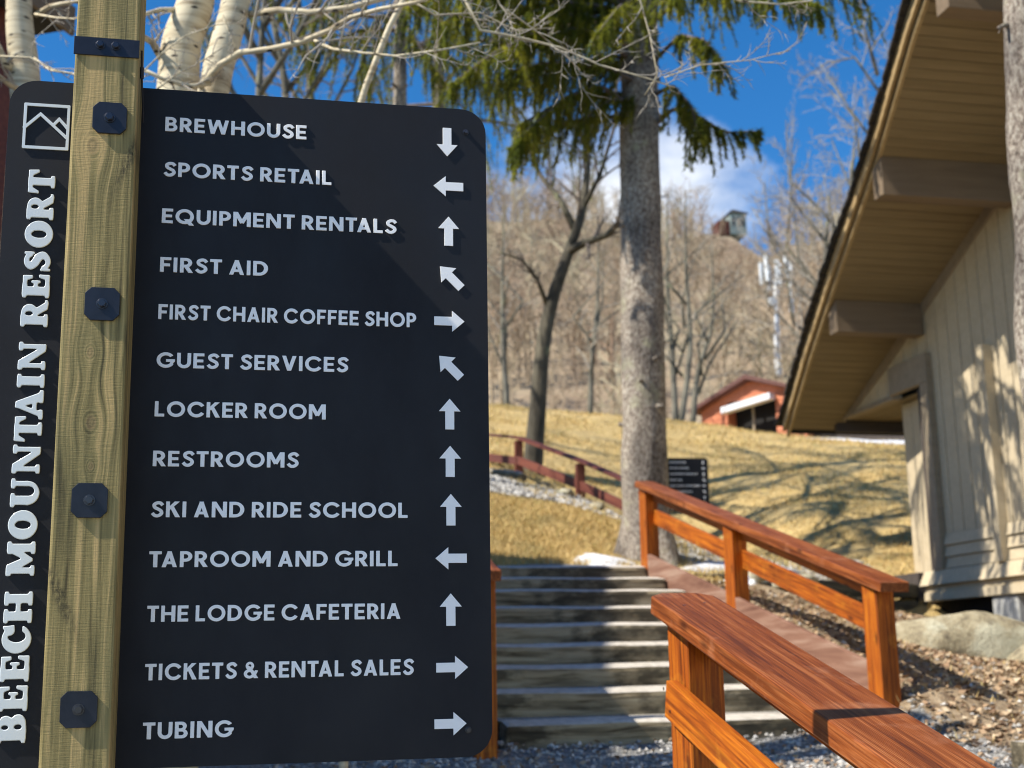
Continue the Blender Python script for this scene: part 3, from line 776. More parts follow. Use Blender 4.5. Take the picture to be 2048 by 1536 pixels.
def glyph_mesh(spec, cap, rnd, depth, bev, hor=1.0):
    gx = np.arange(-.2, 1.5, .0165); gy = np.arange(-.2, 1.2, .0165)
    X, Y = np.meshgrid(gx, gy); Fd = np.full(X.shape, 9.)
    for poly, sg in spec:
        d = sdf_poly(poly, X, Y)
        if sg > 0:
            if rnd:
                k = rnd; hh = np.clip(k - np.abs(Fd - d), 0, None) / k
                Fd = np.minimum(Fd, d) - hh * hh * k * .25
            else: Fd = np.minimum(Fd, d)
        else: Fd = np.maximum(Fd, -d)
    if rnd:   # soften the corners a little
        K = Fd.copy()
        for _ in range(4):
            K[1:-1, 1:-1] = (K[1:-1, 1:-1] * 2 + K[:-2, 1:-1] + K[2:, 1:-1] + K[1:-1, :-2] + K[1:-1, 2:]) / 6
        Fd = K - .006
    Fd = np.where(np.abs(Fd) < 1e-7, 1e-7, Fd)
    cu = bpy.data.curves.new('g', 'CURVE'); cu.dimensions = '2D'; cu.fill_mode = 'BOTH'
    cu.extrude = depth; cu.bevel_depth = bev; cu.bevel_resolution = 1; cu.offset = -bev
    for lp in contours(Fd, gx, gy):
        pts = simplify(lp, .0045)
        sp = cu.splines.new('POLY'); sp.points.add(len(pts) - 1)
        for p_, (a, b) in zip(sp.points, pts): p_.co = (a * cap * hor, b * cap, 0, 1)
        sp.use_cyclic_u = True
    ob = bpy.data.objects.new('g', cu); COL.objects.link(ob)
    dg = bpy.context.evaluated_depsgraph_get()
    me = bpy.data.meshes.new_from_object(ob.evaluated_get(dg))
    bpy.data.objects.remove(ob); bpy.data.curves.remove(cu)
    me.transform(Matrix(((1, 0, 0, 0), (0, 0, -1, 0), (0, 1, 0, 0), (0, 0, 0, 1))))
    return me

# ------------------------------------------------------------------ the wayfinding sign
# local frame: x to the right along the panel, y away from the reader, z up; origin on the ground under the post
PY, PB = 2.90, 3.03                 # front of the post, front of the panel (distance from the camera along the sign's own axis)
kP = PB / 3.0
sa, sb, sc3 = rad(-.137), rad(-1.235), rad(.208)
nx_ = Vector((-math.sin(sa), math.cos(sa), 0)); x_ = Vector((math.cos(sa), math.sin(sa), 0)); zz = Vector((0, 0, 1))
z2 = zz * math.cos(sb) + nx_ * math.sin(sb); n2 = nx_ * math.cos(sb) - zz * math.sin(sb)
AX = x_ * math.cos(sc3) + z2 * math.sin(sc3); AZ = -x_ * math.sin(sc3) + z2 * math.cos(sc3); AY = n2
SM = Matrix(((AX.x, AY.x, AZ.x, 0), (AX.y, AY.y, AZ.y, 0), (AX.z, AY.z, AZ.z, CAM_Z), (0, 0, 0, 1)))
def make_sign():
    root = empty('wayfinding_sign', (0, 0, 0), 'tall black directional sign with white lettering, bolted to a square wooden post nearest the camera', 'sign', 'black directional signs')
    root.matrix_world = SM
    # post
    m_ = MB(); m_.box(-.394, PY, -1.45, -.254, PY + .14, 1.53)
    me = m_.mesh('post', .006)
    link('post', me, root, None, M_post)
    # panel: rounded rectangle sheet
    x0, x1, z0, z1 = -.546 * kP, .572 * kP, -.279 * kP, 1.273 * kP; r = .062
    poly = []
    for cx, cz, a0 in ((x1 - r, z0 + r, -90), (x1 - r, z1 - r, 0), (x0 + r, z1 - r, 90), (x0 + r, z0 + r, 180)):
        for k in range(9):
            a = rad(a0 + 90 * k / 8); poly.append((cx + r * math.cos(a), cz + r * math.sin(a)))
    m_ = MB(); m_.prism(poly, 1, PB, PB + .005)
    link('panel', m_.mesh('panel'), root, None, M_panel)
    # steel plates with a hexagon bolt each
    def bolt(x, z, y, r, parent, name='bolt'):
        b_ = MB()
        b_.prism([(x + r * 1.25 * math.cos(2 * PI * k / 20), z + r * 1.25 * math.sin(2 * PI * k / 20)) for k in range(20)], 1, y - r * .25, y)
        b_.prism([(x + r * math.cos(PI * k / 3 + .2), z + r * math.sin(PI * k / 3 + .2)) for k in range(6)], 1, y - r * 1.1, y - r * .25)
        b_.prism([(x + r * .8 * math.cos(2 * PI * k / 12), z + r * .8 * math.sin(2 * PI * k / 12)) for k in range(12)], 1, y - r * 1.2, y - r * 1.1)
        return link(name, b_.mesh('bolt', .0006), parent, None, M_bolt)
    for (cx, cz) in ((-.3115, 1.151), (-.3095, .7185), (-.317, .2865), (-.3195, -.147)):
        h = .037; c = .013
        pl = [(cx - h + c, cz - h), (cx + h - c, cz - h), (cx + h, cz - h + c), (cx + h, cz + h - c), (cx + h - c, cz + h), (cx - h + c, cz + h), (cx - h, cz + h - c), (cx - h, cz - h + c)]
        m_ = MB(); m_.prism(pl, 1, PY - .0065, PY - .0005)
        p = link('plate', m_.mesh('plate', .0008), root, None, M_steel)
        bolt(cx, cz, PY - .0065, .0098, p)
    # strap across the post near its head, bent round to the side
    m_ = MB(); m_.box(-.3965, PY - .005, 1.300, -.2535, PY - .0008, 1.343)
    st = link('strap', m_.mesh('strap', .0006), root, None, M_steel)
    for bx in (-.339, -.305): bolt(bx, 1.325, PY - .005, .0085, st)
    # thin stay cable at the right side of the post
    m_ = MB(); m_.tube([Vector((-.2505, PY + .03, 1.335)), Vector((-.2500, PY + .06, 1.27)), Vector((-.248, PY + .11, 1.19))], [.0022] * 3, 6)
    m_.tube([Vector((-.2500, PY + .045, 1.30)), Vector((-.2500, PY + .052, 1.275))], [.005, .005], 8)
    link('stay_cable', m_.mesh('stay_cable'), root, None, M_steel)
    for bx, bz in ((.522 * kP, 1.213 * kP), (.516 * kP, -.219 * kP)): bolt(bx, bz, PB, .0062, root)
    # direction lines
    lines = [("BREWHOUSE", 1.168, .133), ("SPORTS RETAIL", 1.0565, .194), ("EQUIPMENT RENTALS", .9425, .351), ("FIRST AID", .825, .049),
             ("FIRST CHAIR COFFEE SHOP", .713, .398), ("GUEST SERVICES", .600, .238), ("LOCKER ROOM", .487, .187), ("RESTROOMS", .374, .127),
             ("SKI AND RIDE SCHOOL", .260, .378), ("TAPROOM AND GRILL", .1495, .355), ("THE LODGE CAFETERIA", .0305, .362),
             ("TICKETS & RENTAL SALES", -.0945, .392), ("TUBING", -.2185, -.005)]
    cache = {}
    cap = .0352 * kP
    kern = {('A', 'T'): -.10, ('T', 'A'): -.12, ('L', ' '): -.05, ('A', 'V'): -.1, ('F', 'A'): -.1, ('R', 'T'): -.03, ('P', 'A'): -.08}
    for txt, zb, xe in lines:
        adv = []; x = 0
        for i, ch in enumerate(txt):
            if ch == ' ': x += .40; continue
            adv.append((ch, x)); x += SANS[ch][0]
            nxt = txt[i + 1] if i + 1 < len(txt) else ''
            x += .125 + kern.get((ch, nxt), 0) if nxt and nxt != ' ' else 0
        W_ = x; x0_ = -.1965 * kP; xe *= kP
        hor = (xe - x0_) / (W_ * cap)
        for ch, xx in adv:
            if ch not in cache:
                cache[ch] = glyph_mesh(SANS[ch][1], cap, 0, .0012, .0004); cache[ch].materials.append(M_letter)
            o = link('letter', cache[ch], root, Matrix.Translation((x0_ + xx * cap * hor, PB - .0018, zb * kP)) @ Matrix.Diagonal((hor, 1, 1, 1)))
    # arrows
    AL = .0735 * kP
    m_ = MB(); h = AL / 2
    m_.prism([(-h, -.145 * AL), (h - .41 * AL, -.145 * AL), (h - .41 * AL, -.35 * AL), (h, 0), (h - .41 * AL, .35 * AL), (h - .41 * AL, .145 * AL), (-h, .145 * AL)], 1, -.0032, -.0002)
    am = m_.mesh('arrow', .0003); am.materials.append(M_letter)
    for (ax, az, ang) in ((.475, 1.1835, -90), (.4775, 1.0695, 180), (.4775, .9555, 90), (.482, .840, 135), (.478, .731, 0), (.479, .6195, 135), (.4775, .5055, 90),
                          (.478, .393, 90), (.479, .2795, 90), (.479, .167, 180), (.4775, .050, 90), (.480, -.080, 0), (.4755, -.2045, 0)):
        link('arrow', am, root, Matrix.Translation((ax * kP, PB, az * kP)) @ Matrix.Rotation(-rad(ang), 4, 'Y'))
    # mountain emblem
    def bar(mb, p, q2, w):
        d = Vector((q2[0] - p[0], q2[1] - p[1])); d.normalize(); n = Vector((-d.y, d.x)) * w / 2; e = d * w / 2
        mb.prism([(p[0] - e.x + n.x, p[1] - e.y + n.y), (p[0] - e.x - n.x, p[1] - e.y - n.y), (q2[0] + e.x - n.x, q2[1] + e.y - n.y), (q2[0] + e.x + n.x, q2[1] + e.y + n.y)], 1, 0, .003)
    lx0, lx1, lz0, lz1 = -.5125 * kP, -.411 * kP, 1.1055 * kP, 1.216 * kP; w = .0064
    def U(u, v): return (lx0 + (lx1 - lx0) * u, lz0 + (lz1 - lz0) * v)
    spec = []
    def seg(a, b, w_): 
        d = Vector((b[0] - a[0], b[1] - a[1])).normalized(); n = Vector((-d.y, d.x)) * w_ / 2; e = d * w_ / 2
        return [(a[0] - e.x + n.x, a[1] - e.y + n.y), (a[0] - e.x - n.x, a[1] - e.y - n.y), (b[0] + e.x - n.x, b[1] + e.y - n.y), (b[0] + e.x + n.x, b[1] + e.y + n.y)]
    ww = .062
    for a, b in (((.03, .03), (.97, .03)), ((.97, .03), (.97, .97)), ((.97, .97), (.03, .97)), ((.03, .97), (.03, .03)),
                 ((.03, .46), (.36, .77)), ((.36, .77), (.96, .27)), ((.655, .55), (.77, .68)), ((.77, .68), (.96, .49))):
        spec.append((seg(a, b, ww), 1))
    lm = glyph_mesh(spec, (lz1 - lz0), 0, .0012, .0004, hor=(lx1 - lx0) / (lz1 - lz0)); lm.materials.append(M_letter2)
    link('mountain_emblem', lm, root, Matrix.Translation((lx0, PB - .0018, lz0)))
    # the vertical resort name, reading upwards; (letter, start, end) measured up the panel
    ys_ = [('B',1486,1429),('E',1422,1370),('E',1363,1310),('C',1307,1251),('H',1246,1184),('M',1151,1084),('O',1079,1021),('U',1015,955),('N',947,889),
           ('T',884,833),('A',839,781),('I',776,749),('N',740,684),('R',654,601),('E',596,549),('S',544,502),('O',496,443),('R',440,389),('T',388,341)]
    fc = {}
    capF = .0565 * kP
    for ch, a, b in ys_:
        # height on the panel of a photo row, along the name's column
        def zrow(py):
            d = CF * F_PX + CR * ((25 + (1450 - py) * .0566) - 1024) - CU * (py - 768)
            d *= PB / d.dot(AY); return d.dot(AZ)
        za, zb_ = zrow(a), zrow(b)
        if ch not in fc:
            sp = FAT[ch]
            fc[ch] = glyph_mesh(sp[1], capF, .05, .0010, .0014); fc[ch].materials.append(M_letter2)
        hor = (zb_ - za) / (FAT[ch][0] * capF)
        Mt = Matrix.Translation((-.4365 * kP, PB - .0028, za)) @ Matrix.Rotation(-PI / 2, 4, 'Y') @ Matrix.Diagonal((hor, 1, 1, 1))
        link('letter', fc[ch], root, Mt)
    return root
sign = make_sign()
# second, same kind of sign far up the path
def copy_tree(o, parent=None):
    c = o.copy(); COL.objects.link(c); c.parent = parent
    for ch in list(o.children):
        d = ch.copy(); COL.objects.link(d); d.parent = c
        for g in ch.children:
            e = g.copy(); COL.objects.link(e); e.parent = d
    return c
s2 = copy_tree(sign)
tr = at(1415, 916, D=25.5)
loc_tr = Vector((.572 * kP, PB, 1.273 * kP))
Rz = Matrix.Rotation(rad(-4), 4, 'Z')
s2.matrix_world = Matrix.Translation(tr - (Rz @ loc_tr)) @ Rz
tag(s2, 'small distant black directional sign standing up the slope, half hidden behind the spruce trunk')

# ------------------------------------------------------------------ lodge on the right
lodge = empty('lodge', (9.5, 16.6, 2.2), 'tan board-sided lodge with a steep gable, deep soffit and two brown beams under the roof', 'building')
LO = Matrix.Translation(-lodge.location)
def lpart(name, mb, matr, bevel=0.0, lab=None):
    me = mb.mesh(name, bevel); me.transform(LO)
    o = link(name, me, lodge, None, matr)
    if lab: o['label'] = lab
    return o
def roofz(y): return 5.21 + .45 * (19.01 - y)
YR = 5.0
def rakex(y):
    return float(np.interp(y, [YR, 11.9, 12.9, 14.6, 16.8, 19.1, 19.5], [6.1, 7.17, 7.42, 7.77, 8.12, 8.62, 8.7]))
XW = 9.5
# soffit boards
y = 19.3; k = 0
pitch = .1395
while y > 7.2:
    y0 = y - pitch + .012
    m_ = MB(); xa, xb = rakex(y) + .03, rakex(y0) + .03
    up_ = .022
    m_.add([(xa, y, roofz(y)), (XW + .02, y, roofz(y)), (XW + .02, y0, roofz(y0)), (xb, y0, roofz(y0)),
            (xa, y, roofz(y) + up_), (XW + .02, y, roofz(y) + up_), (XW + .02, y0, roofz(y0) + up_), (xb, y0, roofz(y0) + up_)],
           [(0, 1, 2, 3), (7, 6, 5, 4), (0, 4, 5, 1), (1, 5, 6, 2), (2, 6, 7, 3), (3, 7, 4, 0)])
    lpart('soffit_board', m_, M_soffit, .002)
    y -= pitch
# roof deck, shingles courses
def roof_strip(name, ya, yb, off0, off1, xo, matr, inner=0.0, xin=14.5, bevel=0):
    m_ = MB(); yy = np.linspace(ya, yb, 9)
    for a, b in zip(yy[:-1], yy[1:]):
        pts = []
        for off in (off0, off1):
            for (y_, xx) in ((a, rakex(a) + xo), (a, xin if xin else rakex(a) + inner), (b, xin if xin else rakex(b) + inner), (b, rakex(b) + xo)):
                pts.append((xx, y_, roofz(y_) + off))
        m_.add(pts, [(0, 1, 2, 3), (7, 6, 5, 4), (0, 4, 5, 1), (1, 5, 6, 2), (2, 6, 7, 3), (3, 7, 4, 0)])
    return lpart(name, m_, matr, bevel)
roof_strip('roof_deck', 19.45, YR, .024, .19, .05, M_dark)
for j, (xo, o0, o1) in enumerate(((.0, -.015, .14), (-.065, .07, .235))):
    roof_strip('fascia_board', 19.48, YR, o0, o1, xo, M_fascia, inner=xo + .045, xin=None)
cs = .16; y = 19.62; rg = random.Random(3)
while y > 8.5:
    m_ = MB(); yb = y - cs - .05; dx = rg.uniform(-.016, .016)
    a0, b0 = .245 + .022, .245
    xa, xb = rakex(min(y, 19.5)) - .15 + dx, rakex(yb) - .15 + dx
    P_ = [(xa, y, roofz(y) + a0 - .02), (14.5, y, roofz(y) + a0 - .02), (14.5, yb, roofz(yb) + b0 - .02), (xb, yb, roofz(yb) + b0 - .02)]
    m_.add(P_ + [(p[0], p[1], p[2] + .045) for p in P_], [(0, 1, 2, 3), (7, 6, 5, 4), (0, 4, 5, 1), (1, 5, 6, 2), (2, 6, 7, 3), (3, 7, 4, 0)])
    lpart('shingle_course', m_, M_shingle)
    y -= cs
m_ = MB()      # the far slope beyond the ridge
m_.add([(6.0, YR, roofz(YR)), (14.5, YR, roofz(YR)), (14.5, -6, roofz(YR) - 4.95), (7.2, -6, roofz(YR) - 4.95),
        (6.0, YR, roofz(YR) + .25), (14.5, YR, roofz(YR) + .25), (14.5, -6, roofz(YR) - 4.7), (7.2, -6, roofz(YR) - 4.7)],
       [(0, 1, 2, 3), (7, 6, 5, 4), (0, 4, 5, 1), (1, 5, 6, 2), (2, 6, 7, 3), (3, 7, 4, 0)])
lpart('far_roof_slope', m_, M_shingle)
# wall boards, tops cut along the roof line
y = 16.62; wb = .285
j = 0
while y > 8.0:
    y0 = y - wb + .022; zb = 3.10
    m_ = MB(); m_.prism([(y0, zb), (y, zb), (y, roofz(y) - .002), (y0, roofz(y0) - .002)], 0, XW, XW + .03)
    lpart('siding_board', m_, M_siding, .003)
    y -= wb; j += 1
y = 19.0                     # gable boards over the porch opening
while y > 16.7:
    y0 = max(y - wb + .016, 16.64)
    if roofz(y0) > 5.30:
        m_ = MB(); za_ = max(roofz(y), 5.28)
        m_.prism([(y0, 5.27), (y, 5.27), (y, max(roofz(y), 5.275)), (y0, roofz(y0))], 0, XW, XW + .03)
        lpart('gable_board', m_, M_siding, .002)
    y -= wb
m_ = MB(); m_.prism([(8.0, 2.3), (16.64, 2.3), (16.64, roofz(16.64) - .01), (8.0, roofz(8.0) - .01)], 0, XW + .034, XW + .2)
lpart('wall_core', m_, M_dark)
# frieze board along the roof line
m_ = MB(); m_.prism([(8, roofz(8) - .0), (19.0, roofz(19) - .0), (19.0, roofz(19) - .06), (17.6, roofz(17.6) - .17), (8, roofz(8) - .17)], 0, XW - .028, XW - .001)
lpart('frieze_board', m_, M_trim, .003)
# header over the porch opening, porch ceiling boards, jamb
m_ = MB(); m_.box(XW - .10, 16.25, 5.245, XW - .002, 17.35, 5.66); lpart('opening_header', m_, M_trim, .006)
m_ = MB(); m_.box(XW - .045, 17.352, 5.20, XW + .12, 19.05, 5.272); lpart('porch_beam', m_, M_trim, .004)
m_ = MB(); m_.box(XW - .10, 16.25, 2.62, XW - .002, 16.46, 5.242); lpart('corner_jamb', m_, M_trim, .006)
m_ = MB(); m_.box(XW - .06, 16.462, 2.62, XW + .25, 16.60, 5.20); lpart('jamb_return', m_, M_found, .004)
for k in range(9):
    m_ = MB(); x0 = XW + .125 + k * .17; m_.box(x0, 16.62, 5.205, x0 + .16, 19.1, 5.225); lpart('porch_ceiling_board', m_, M_soffit, .002)
m_ = MB(); m_.box(XW - .1, 19.1, 5.02, 13.5, 19.2, 5.2); lpart('porch_rear_beam', m_, M_found)
for k in range(4):
    m_ = MB(); y0 = 16.63 + k * .275; m_.box(XW + .30, y0, 2.62, XW + .33, y0 + .262, 5.19); lpart('porch_wall_board', m_, M_siding, .003)
m_ = MB(); m_.box(XW + .332, 16.62, 2.2, XW + 3, 17.72, 5.19); lpart('porch_wall', m_, M_siding)
# projecting beams under the soffit
for (yc, xl, dep) in ((13.97, 7.62, .40), (16.47, 8.13, .36), (11.45, 7.15, .40)):
    m_ = MB(); zt = roofz(yc + .12)
    m_.prism([(yc - .12, zt - dep), (yc + .12, zt - dep), (yc + .12, roofz(yc + .12) - .004), (yc - .12, roofz(yc - .12) - .004)], 0, xl + .02, XW - .03)
    lpart('roof_beam', m_, M_beamb, .008)
# proud battens, louvred base boards, water table, skirt
for yb in (14.86, 12.2):
    m_ = MB(); m_.box(XW - .13, yb - .10, 2.62, XW - .002, yb + .06, 5.42); lpart('wall_post', m_, M_siding, .006)
for (ya, yb) in ((14.94, 16.24), (12.28, 14.74)):
    for k in range(3):
        z0 = 2.63 + k * .158
        m_ = MB(); m_.prism([(XW - .055, z0), (XW - .003, z0), (XW - .003, z0 + .150), (XW - .022, z0 + .150)], 1, ya, yb); lpart('base_board', m_, M_siding, .003)
for (z0, z1, px_, py1) in ((2.42, 2.62, .17, 16.78), (2.33, 2.415, .10, 16.74), (2.21, 2.325, .15, 16.70)):
    m_ = MB(); m_.prism([(XW - px_, z0), (XW + .03, z0), (XW + .03, z1), (XW - px_ * (.45 if z1 > 2.6 else .95), z1)], 1, 8.0, py1); lpart('water_table_board', m_, M_siding, .004)
m_ = MB(); m_.box(XW + .1, 8.0, 1.0, XW + .4, 16.9, 2.6); lpart('crawlspace', m_, M_dark)
m_ = MB(); m_.box(XW - .15, 16.82, 1.5, XW + 3, 17.6, 2.618); lpart('foundation_skirt', m_, M_found, .01)
m_ = MB(); m_.box(XW - .1, 14.55, 1.2, XW + .098, 15.12, 2.205); lpart('concrete_pier', m_, M_concrete, .02)
m_ = MB(); m_.box(XW + .5, -5, 1.5, 14.2, 16.58, 5.1); lpart('rear_wall', m_, M_siding)

# ------------------------------------------------------------------ retaining wall, boulder, stones, snow
rw = empty('retaining_wall', (6.2, 13.9, 1.95), 'low retaining wall of dark weathered logs holding the bank beside the lodge', 'wall')
for k in range(3):
    zc = 1.93 + k * .205
    beam('log', (4.75 + .12 * k, 14.05 + .03 * k, zc), (9.32, 16.88 + .03 * k, zc - .03 + .02 * k), .22, .2, M_darklog, rw, bevel=.05, rough=.008, seed=40 + k)
def rock(name, c, size, seed, label=None, matr=M_rock, cat='rock', group=None, sub=3):
    rg = random.Random(seed); bm = bmesh.new(); bmesh.ops.create_icosphere(bm, subdivisions=sub, radius=1)
    cuts = [(Vector((rg.gauss(0, 1), rg.gauss(0, 1), rg.gauss(0, 1))).normalized(), rg.uniform(.55, .85)) for _ in range(9)]
    for v in bm.verts:
        for n_, d_ in cuts:
            e = v.co.dot(n_) - d_
            if e > 0: v.co -= n_ * e * .82
        v.co += v.co.normalized() * .05 * math.sin(v.co.x * 6 + seed) * math.cos(v.co.y * 7)
    for v in bm.verts: v.co = Vector((v.co.x * size[0], v.co.y * size[1], v.co.z * size[2]))
    me = bpy.data.meshes.new(name); bm.to_mesh(me); bm.free()
    me.polygons.foreach_set('use_smooth', [True] * len(me.polygons))
    o = link(name, me, None, None, matr); o.location = c; o.rotation_euler = (0, 0, rg.uniform(0, 6))
    if label: tag(o, label, cat, group)
    return o
b = rock('boulder', at(1940, 1300, D=12.2), (.74, .5, .37), 4, 'large pale lichen-covered boulder lying under the corner of the lodge', sub=4); b.rotation_euler = (rad(6), rad(14), rad(-28))
b = rock('boulder', at(2068, 1345, D=12.0), (.4, .35, .32), 9, 'smaller tan boulder cut by the right edge, beside the concrete pier', sub=3); b.rotation_euler = (0, 0, .6)
for k, (px, py, D_, s, lb) in enumerate((
   (1505, 1122, 15.5, .26, 'pale stone lying on the bank above the log wall, behind the middle rail post'),
   (1585, 1128, 15.6, .36, 'largest pale stone on the bank above the log wall'),
   (1650, 1140, 15.3, .2, 'small pale stone at the right end of the row above the log wall'),
   (1085, 955, 20.3, .2, 'flat grey stone beside the path behind the grass mound, left of the fence post'),
   (1130, 985, 19.2, .17, 'grey stone edging the path, just left of the lower fence post'),
   (1190, 1005, 18.6, .2, 'grey stone edging the path, just right of the lower fence post'))):
    p = at(px, py, D=D_)
    rock('stone', (p.x, p.y, gz(p.x, p.y) + s * .15), (s, s * .8, s * .5), 30 + k, lb, sub=3, cat='stone', group='stones along the bank')
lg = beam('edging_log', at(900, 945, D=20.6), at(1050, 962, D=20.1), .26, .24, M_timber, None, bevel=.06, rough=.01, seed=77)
tag(lg, 'grey split log edging the path behind the grass mound, left of the fence post', 'log')
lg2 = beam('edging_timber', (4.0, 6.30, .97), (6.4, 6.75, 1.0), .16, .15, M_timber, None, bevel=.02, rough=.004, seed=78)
tag(lg2, 'grey timber lying on the ground at the lower right, below the lodge', 'timber')

def snow(name, pts, label):
    m_ = MB(); n = len(pts); c = np.mean(pts, 0)
    rings = []
    for s, h in ((1.0, .0), (.8, .04), (.45, .07)):
        for (x, y) in pts:
            xx, yy = c[0] + (x - c[0]) * s, c[1] + (y - c[1]) * s; m_.v.append((xx, yy, gz(xx, yy) + h))
    m_.v.append((c[0], c[1], gz(c[0], c[1]) + .08))
    for r in range(2):
        for k in range(n): m_.f.append((r * n + k, r * n + (k + 1) % n, (r + 1) * n + (k + 1) % n, (r + 1) * n + k))
    for k in range(n): m_.f.append((2 * n + k, 2 * n + (k + 1) % n, 3 * n))
    o = m_.build(name, M_snow, smooth=True); tag(o, label, 'snow', kind='stuff'); return o
def blob(cx, cy, rx, ry, seed, ang=0, n=22):
    rg = random.Random(seed); o = []
    for k in range(n):
        a = 2 * PI * k / n; r = 1 + .28 * math.sin(2 * a + seed) + .2 * math.sin(5 * a + 2 * seed) + rg.uniform(-.12, .12)
        x, y = rx * r * math.cos(a), ry * r * math.sin(a)
        o.append((cx + x * math.cos(ang) - y * math.sin(ang), cy + x * math.sin(ang) + y * math.cos(ang)))
    return o
snow('snow_patch', blob(4.1, 14.25, .5, .45, 1, .8), 'patch of old white snow at the left foot of the spruce trunk')
snow('snow_patch', blob(6.1, 15.3, 1.2, .33, 2, .56), 'long patch of old snow on the bank above the log wall')
snow('snow_patch', blob(6.0, 14.35, .6, .09, 3, .56), 'thin snow strip at the foot of the log wall')
snow('snow_patch', blob(15.5, 29.6, 2.0, .35, 5, -.4), 'snow strip on the crest of the grassy bank beside the lodge')
snow('snow_patch', blob(1.0, 5.6, .42, .2, 7, .1), 'bluish snow patch on the gravel under the sign')
snow('snow_patch', blob(1.75, 6.2, .22, .16, 8, .5), 'small snow patch by the lower right corner of the sign')

def scatter(name, n, fn, matr, label, cat, maker, seed, kind='stuff'):
    rg = np.random.RandomState(seed); xy = fn(rg, n); z = hz(xy[:, 0], xy[:, 1])
    V, Fc = maker(rg, xy, z)
    me = bpy.data.meshes.new(name); me.from_pydata(V.tolist(), [], Fc.tolist())
    o = link(name, me, None, None, matr); tag(o, label, cat, kind=kind); return o
def stones(lo, hi):
    def mk(rg, xy, z):
        n = len(z); base = np.array([(1,0,0),(-1,0,0),(0,1,0),(0,-1,0),(0,0,1),(0,0,-1)], float)
        fc = np.array([(0,2,4),(2,1,4),(1,3,4),(3,0,4),(2,0,5),(1,2,5),(3,1,5),(0,3,5)])
        s = rg.uniform(lo, hi, (n, 1, 3)) * np.array([1, 1, .7]); v = base[None] * s * rg.uniform(.7, 1.3, (n, 6, 1))
        a = rg.uniform(0, 6.28, n); c, s2_ = np.cos(a)[:, None], np.sin(a)[:, None]
        vx = v[..., 0] * c - v[..., 1] * s2_; vy = v[..., 0] * s2_ + v[..., 1] * c
        V = np.stack([vx + xy[:, 0:1], vy + xy[:, 1:2], v[..., 2] + z[:, None] + lo * .4], -1).reshape(-1, 3)
        return V, (fc[None] + 6 * np.arange(n)[:, None, None]).reshape(-1, 3)
    return mk
def blades(lo, hi, w):
    def mk(rg, xy, z):
        n = len(z); a = rg.uniform(0, 6.28, n); h = rg.uniform(lo, hi, n); b = rg.uniform(0, 6.28, n); ln = h * rg.uniform(.2, 1.3, n)
        x, y = xy.T; dx, dy = np.cos(a) * w, np.sin(a) * w
        V = np.stack([np.stack([x - dx, y - dy, z - .01], -1), np.stack([x + dx, y + dy, z - .01], -1), np.stack([x + np.cos(b) * ln, y + np.sin(b) * ln, z + h], -1)], 1).reshape(-1, 3)
        return V, np.arange(3 * n).reshape(-1, 3)
    return mk
def leaves(sz):
    def mk(rg, xy, z):
        n = len(z); a = rg.uniform(0, 6.28, n); s = rg.uniform(.5, 1.2, n) * sz; x, y = xy.T
        c, s2_ = np.cos(a), np.sin(a); t1, t2, t3 = rg.uniform(0, sz, (3, n))
        V = np.stack([np.stack([x + c * s, y + s2_ * s, z + .01 + t1], -1), np.stack([x - s2_ * s * .6, y + c * s * .6, z + .01 + t2], -1),
                      np.stack([x - c * s, y - s2_ * s, z + .01 + t3], -1), np.stack([x + s2_ * s * .6, y - c * s * .6, z + .01], -1)], 1).reshape(-1, 3)
        return V, np.arange(4 * n).reshape(-1, 4)
    return mk
def rect(x0, x1, y0, y1): return lambda rg, n: np.c_[rg.uniform(x0, x1, n), rg.uniform(y0, y1, n)]
def bank(n_): return lambda rg, n: (lambda x: np.c_[x, 14.3 + (x - 4.75) * .626 + rg.uniform(0, 1.5, n) ** 1.5])(rg.uniform(5.0, 9.2, n))
def clump(x0, x1, y0, y1, f=3.0):
    def fn(rg, n):
        P = np.c_[rg.uniform(x0, x1, 3 * n), rg.uniform(y0, y1, 3 * n)]
        w = sum(np.sin(P @ np.array([math.cos(q_ * 1.9), math.sin(q_ * 1.9)]) * f * (1 + .53 * q_) + 2.1 * q_ + 1.5 * np.sin(P[:, q_ % 2] * f * .31)) for q_ in range(5)) * .42
        return P[w > rg.uniform(-1.2, .9, len(P))][:n]
    return fn
scatter('gravel', 8000, rect(.2, 4.4, 5.2, 7.95), M_stone, 'loose grey gravel at the foot of the timber steps', 'gravel', stones(.006, .026), 1)
scatter('gravel', 2200, rect(4.2, 9.2, 6.8, 14.0), M_stone, 'scattered small stones on the dirt slope beside the steps', 'gravel', stones(.008, .03), 2)
scatter('gravel', 3000, bank(0), M_stone, 'pale stones and gravel on the bank above the log wall', 'gravel', stones(.012, .06), 3)
scatter('gravel', 3500, rect(1.5, 6.2, 17.2, 19.5), M_stone, 'grey gravel of the path behind the grass mound', 'gravel', stones(.015, .07), 4)
scatter('leaf_litter', 13000, rect(4.2, 9.4, 7.0, 13.9), M_litter, 'brown fallen leaves on the dirt slope beside the steps', 'leaf litter', leaves(.03), 5)
scatter('leaf_litter', 1500, rect(.2, 5.0, 5.2, 7.9), M_litter, 'brown fallen leaves on the gravel before the steps', 'leaf litter', leaves(.022), 6)
scatter('dry_grass', 34000, rect(1.5, 5.4, 13.75, 17.1), M_grassb, 'dry yellow grass on the mound above the steps', 'grass', blades(.02, .085, .006), 7)
scatter('dry_grass', 60000, clump(4.0, 20, 17.3, 34.0, 1.4), M_grassb, 'tufts of dry yellow grass on the long bank', 'grass', blades(.03, .10, .012), 8)
scatter('dry_grass', 5000, clump(5.2, 10, 14.3, 17.2, 3), M_grassb, 'dry grass between the stones above the log wall', 'grass', blades(.04, .12, .01), 9)
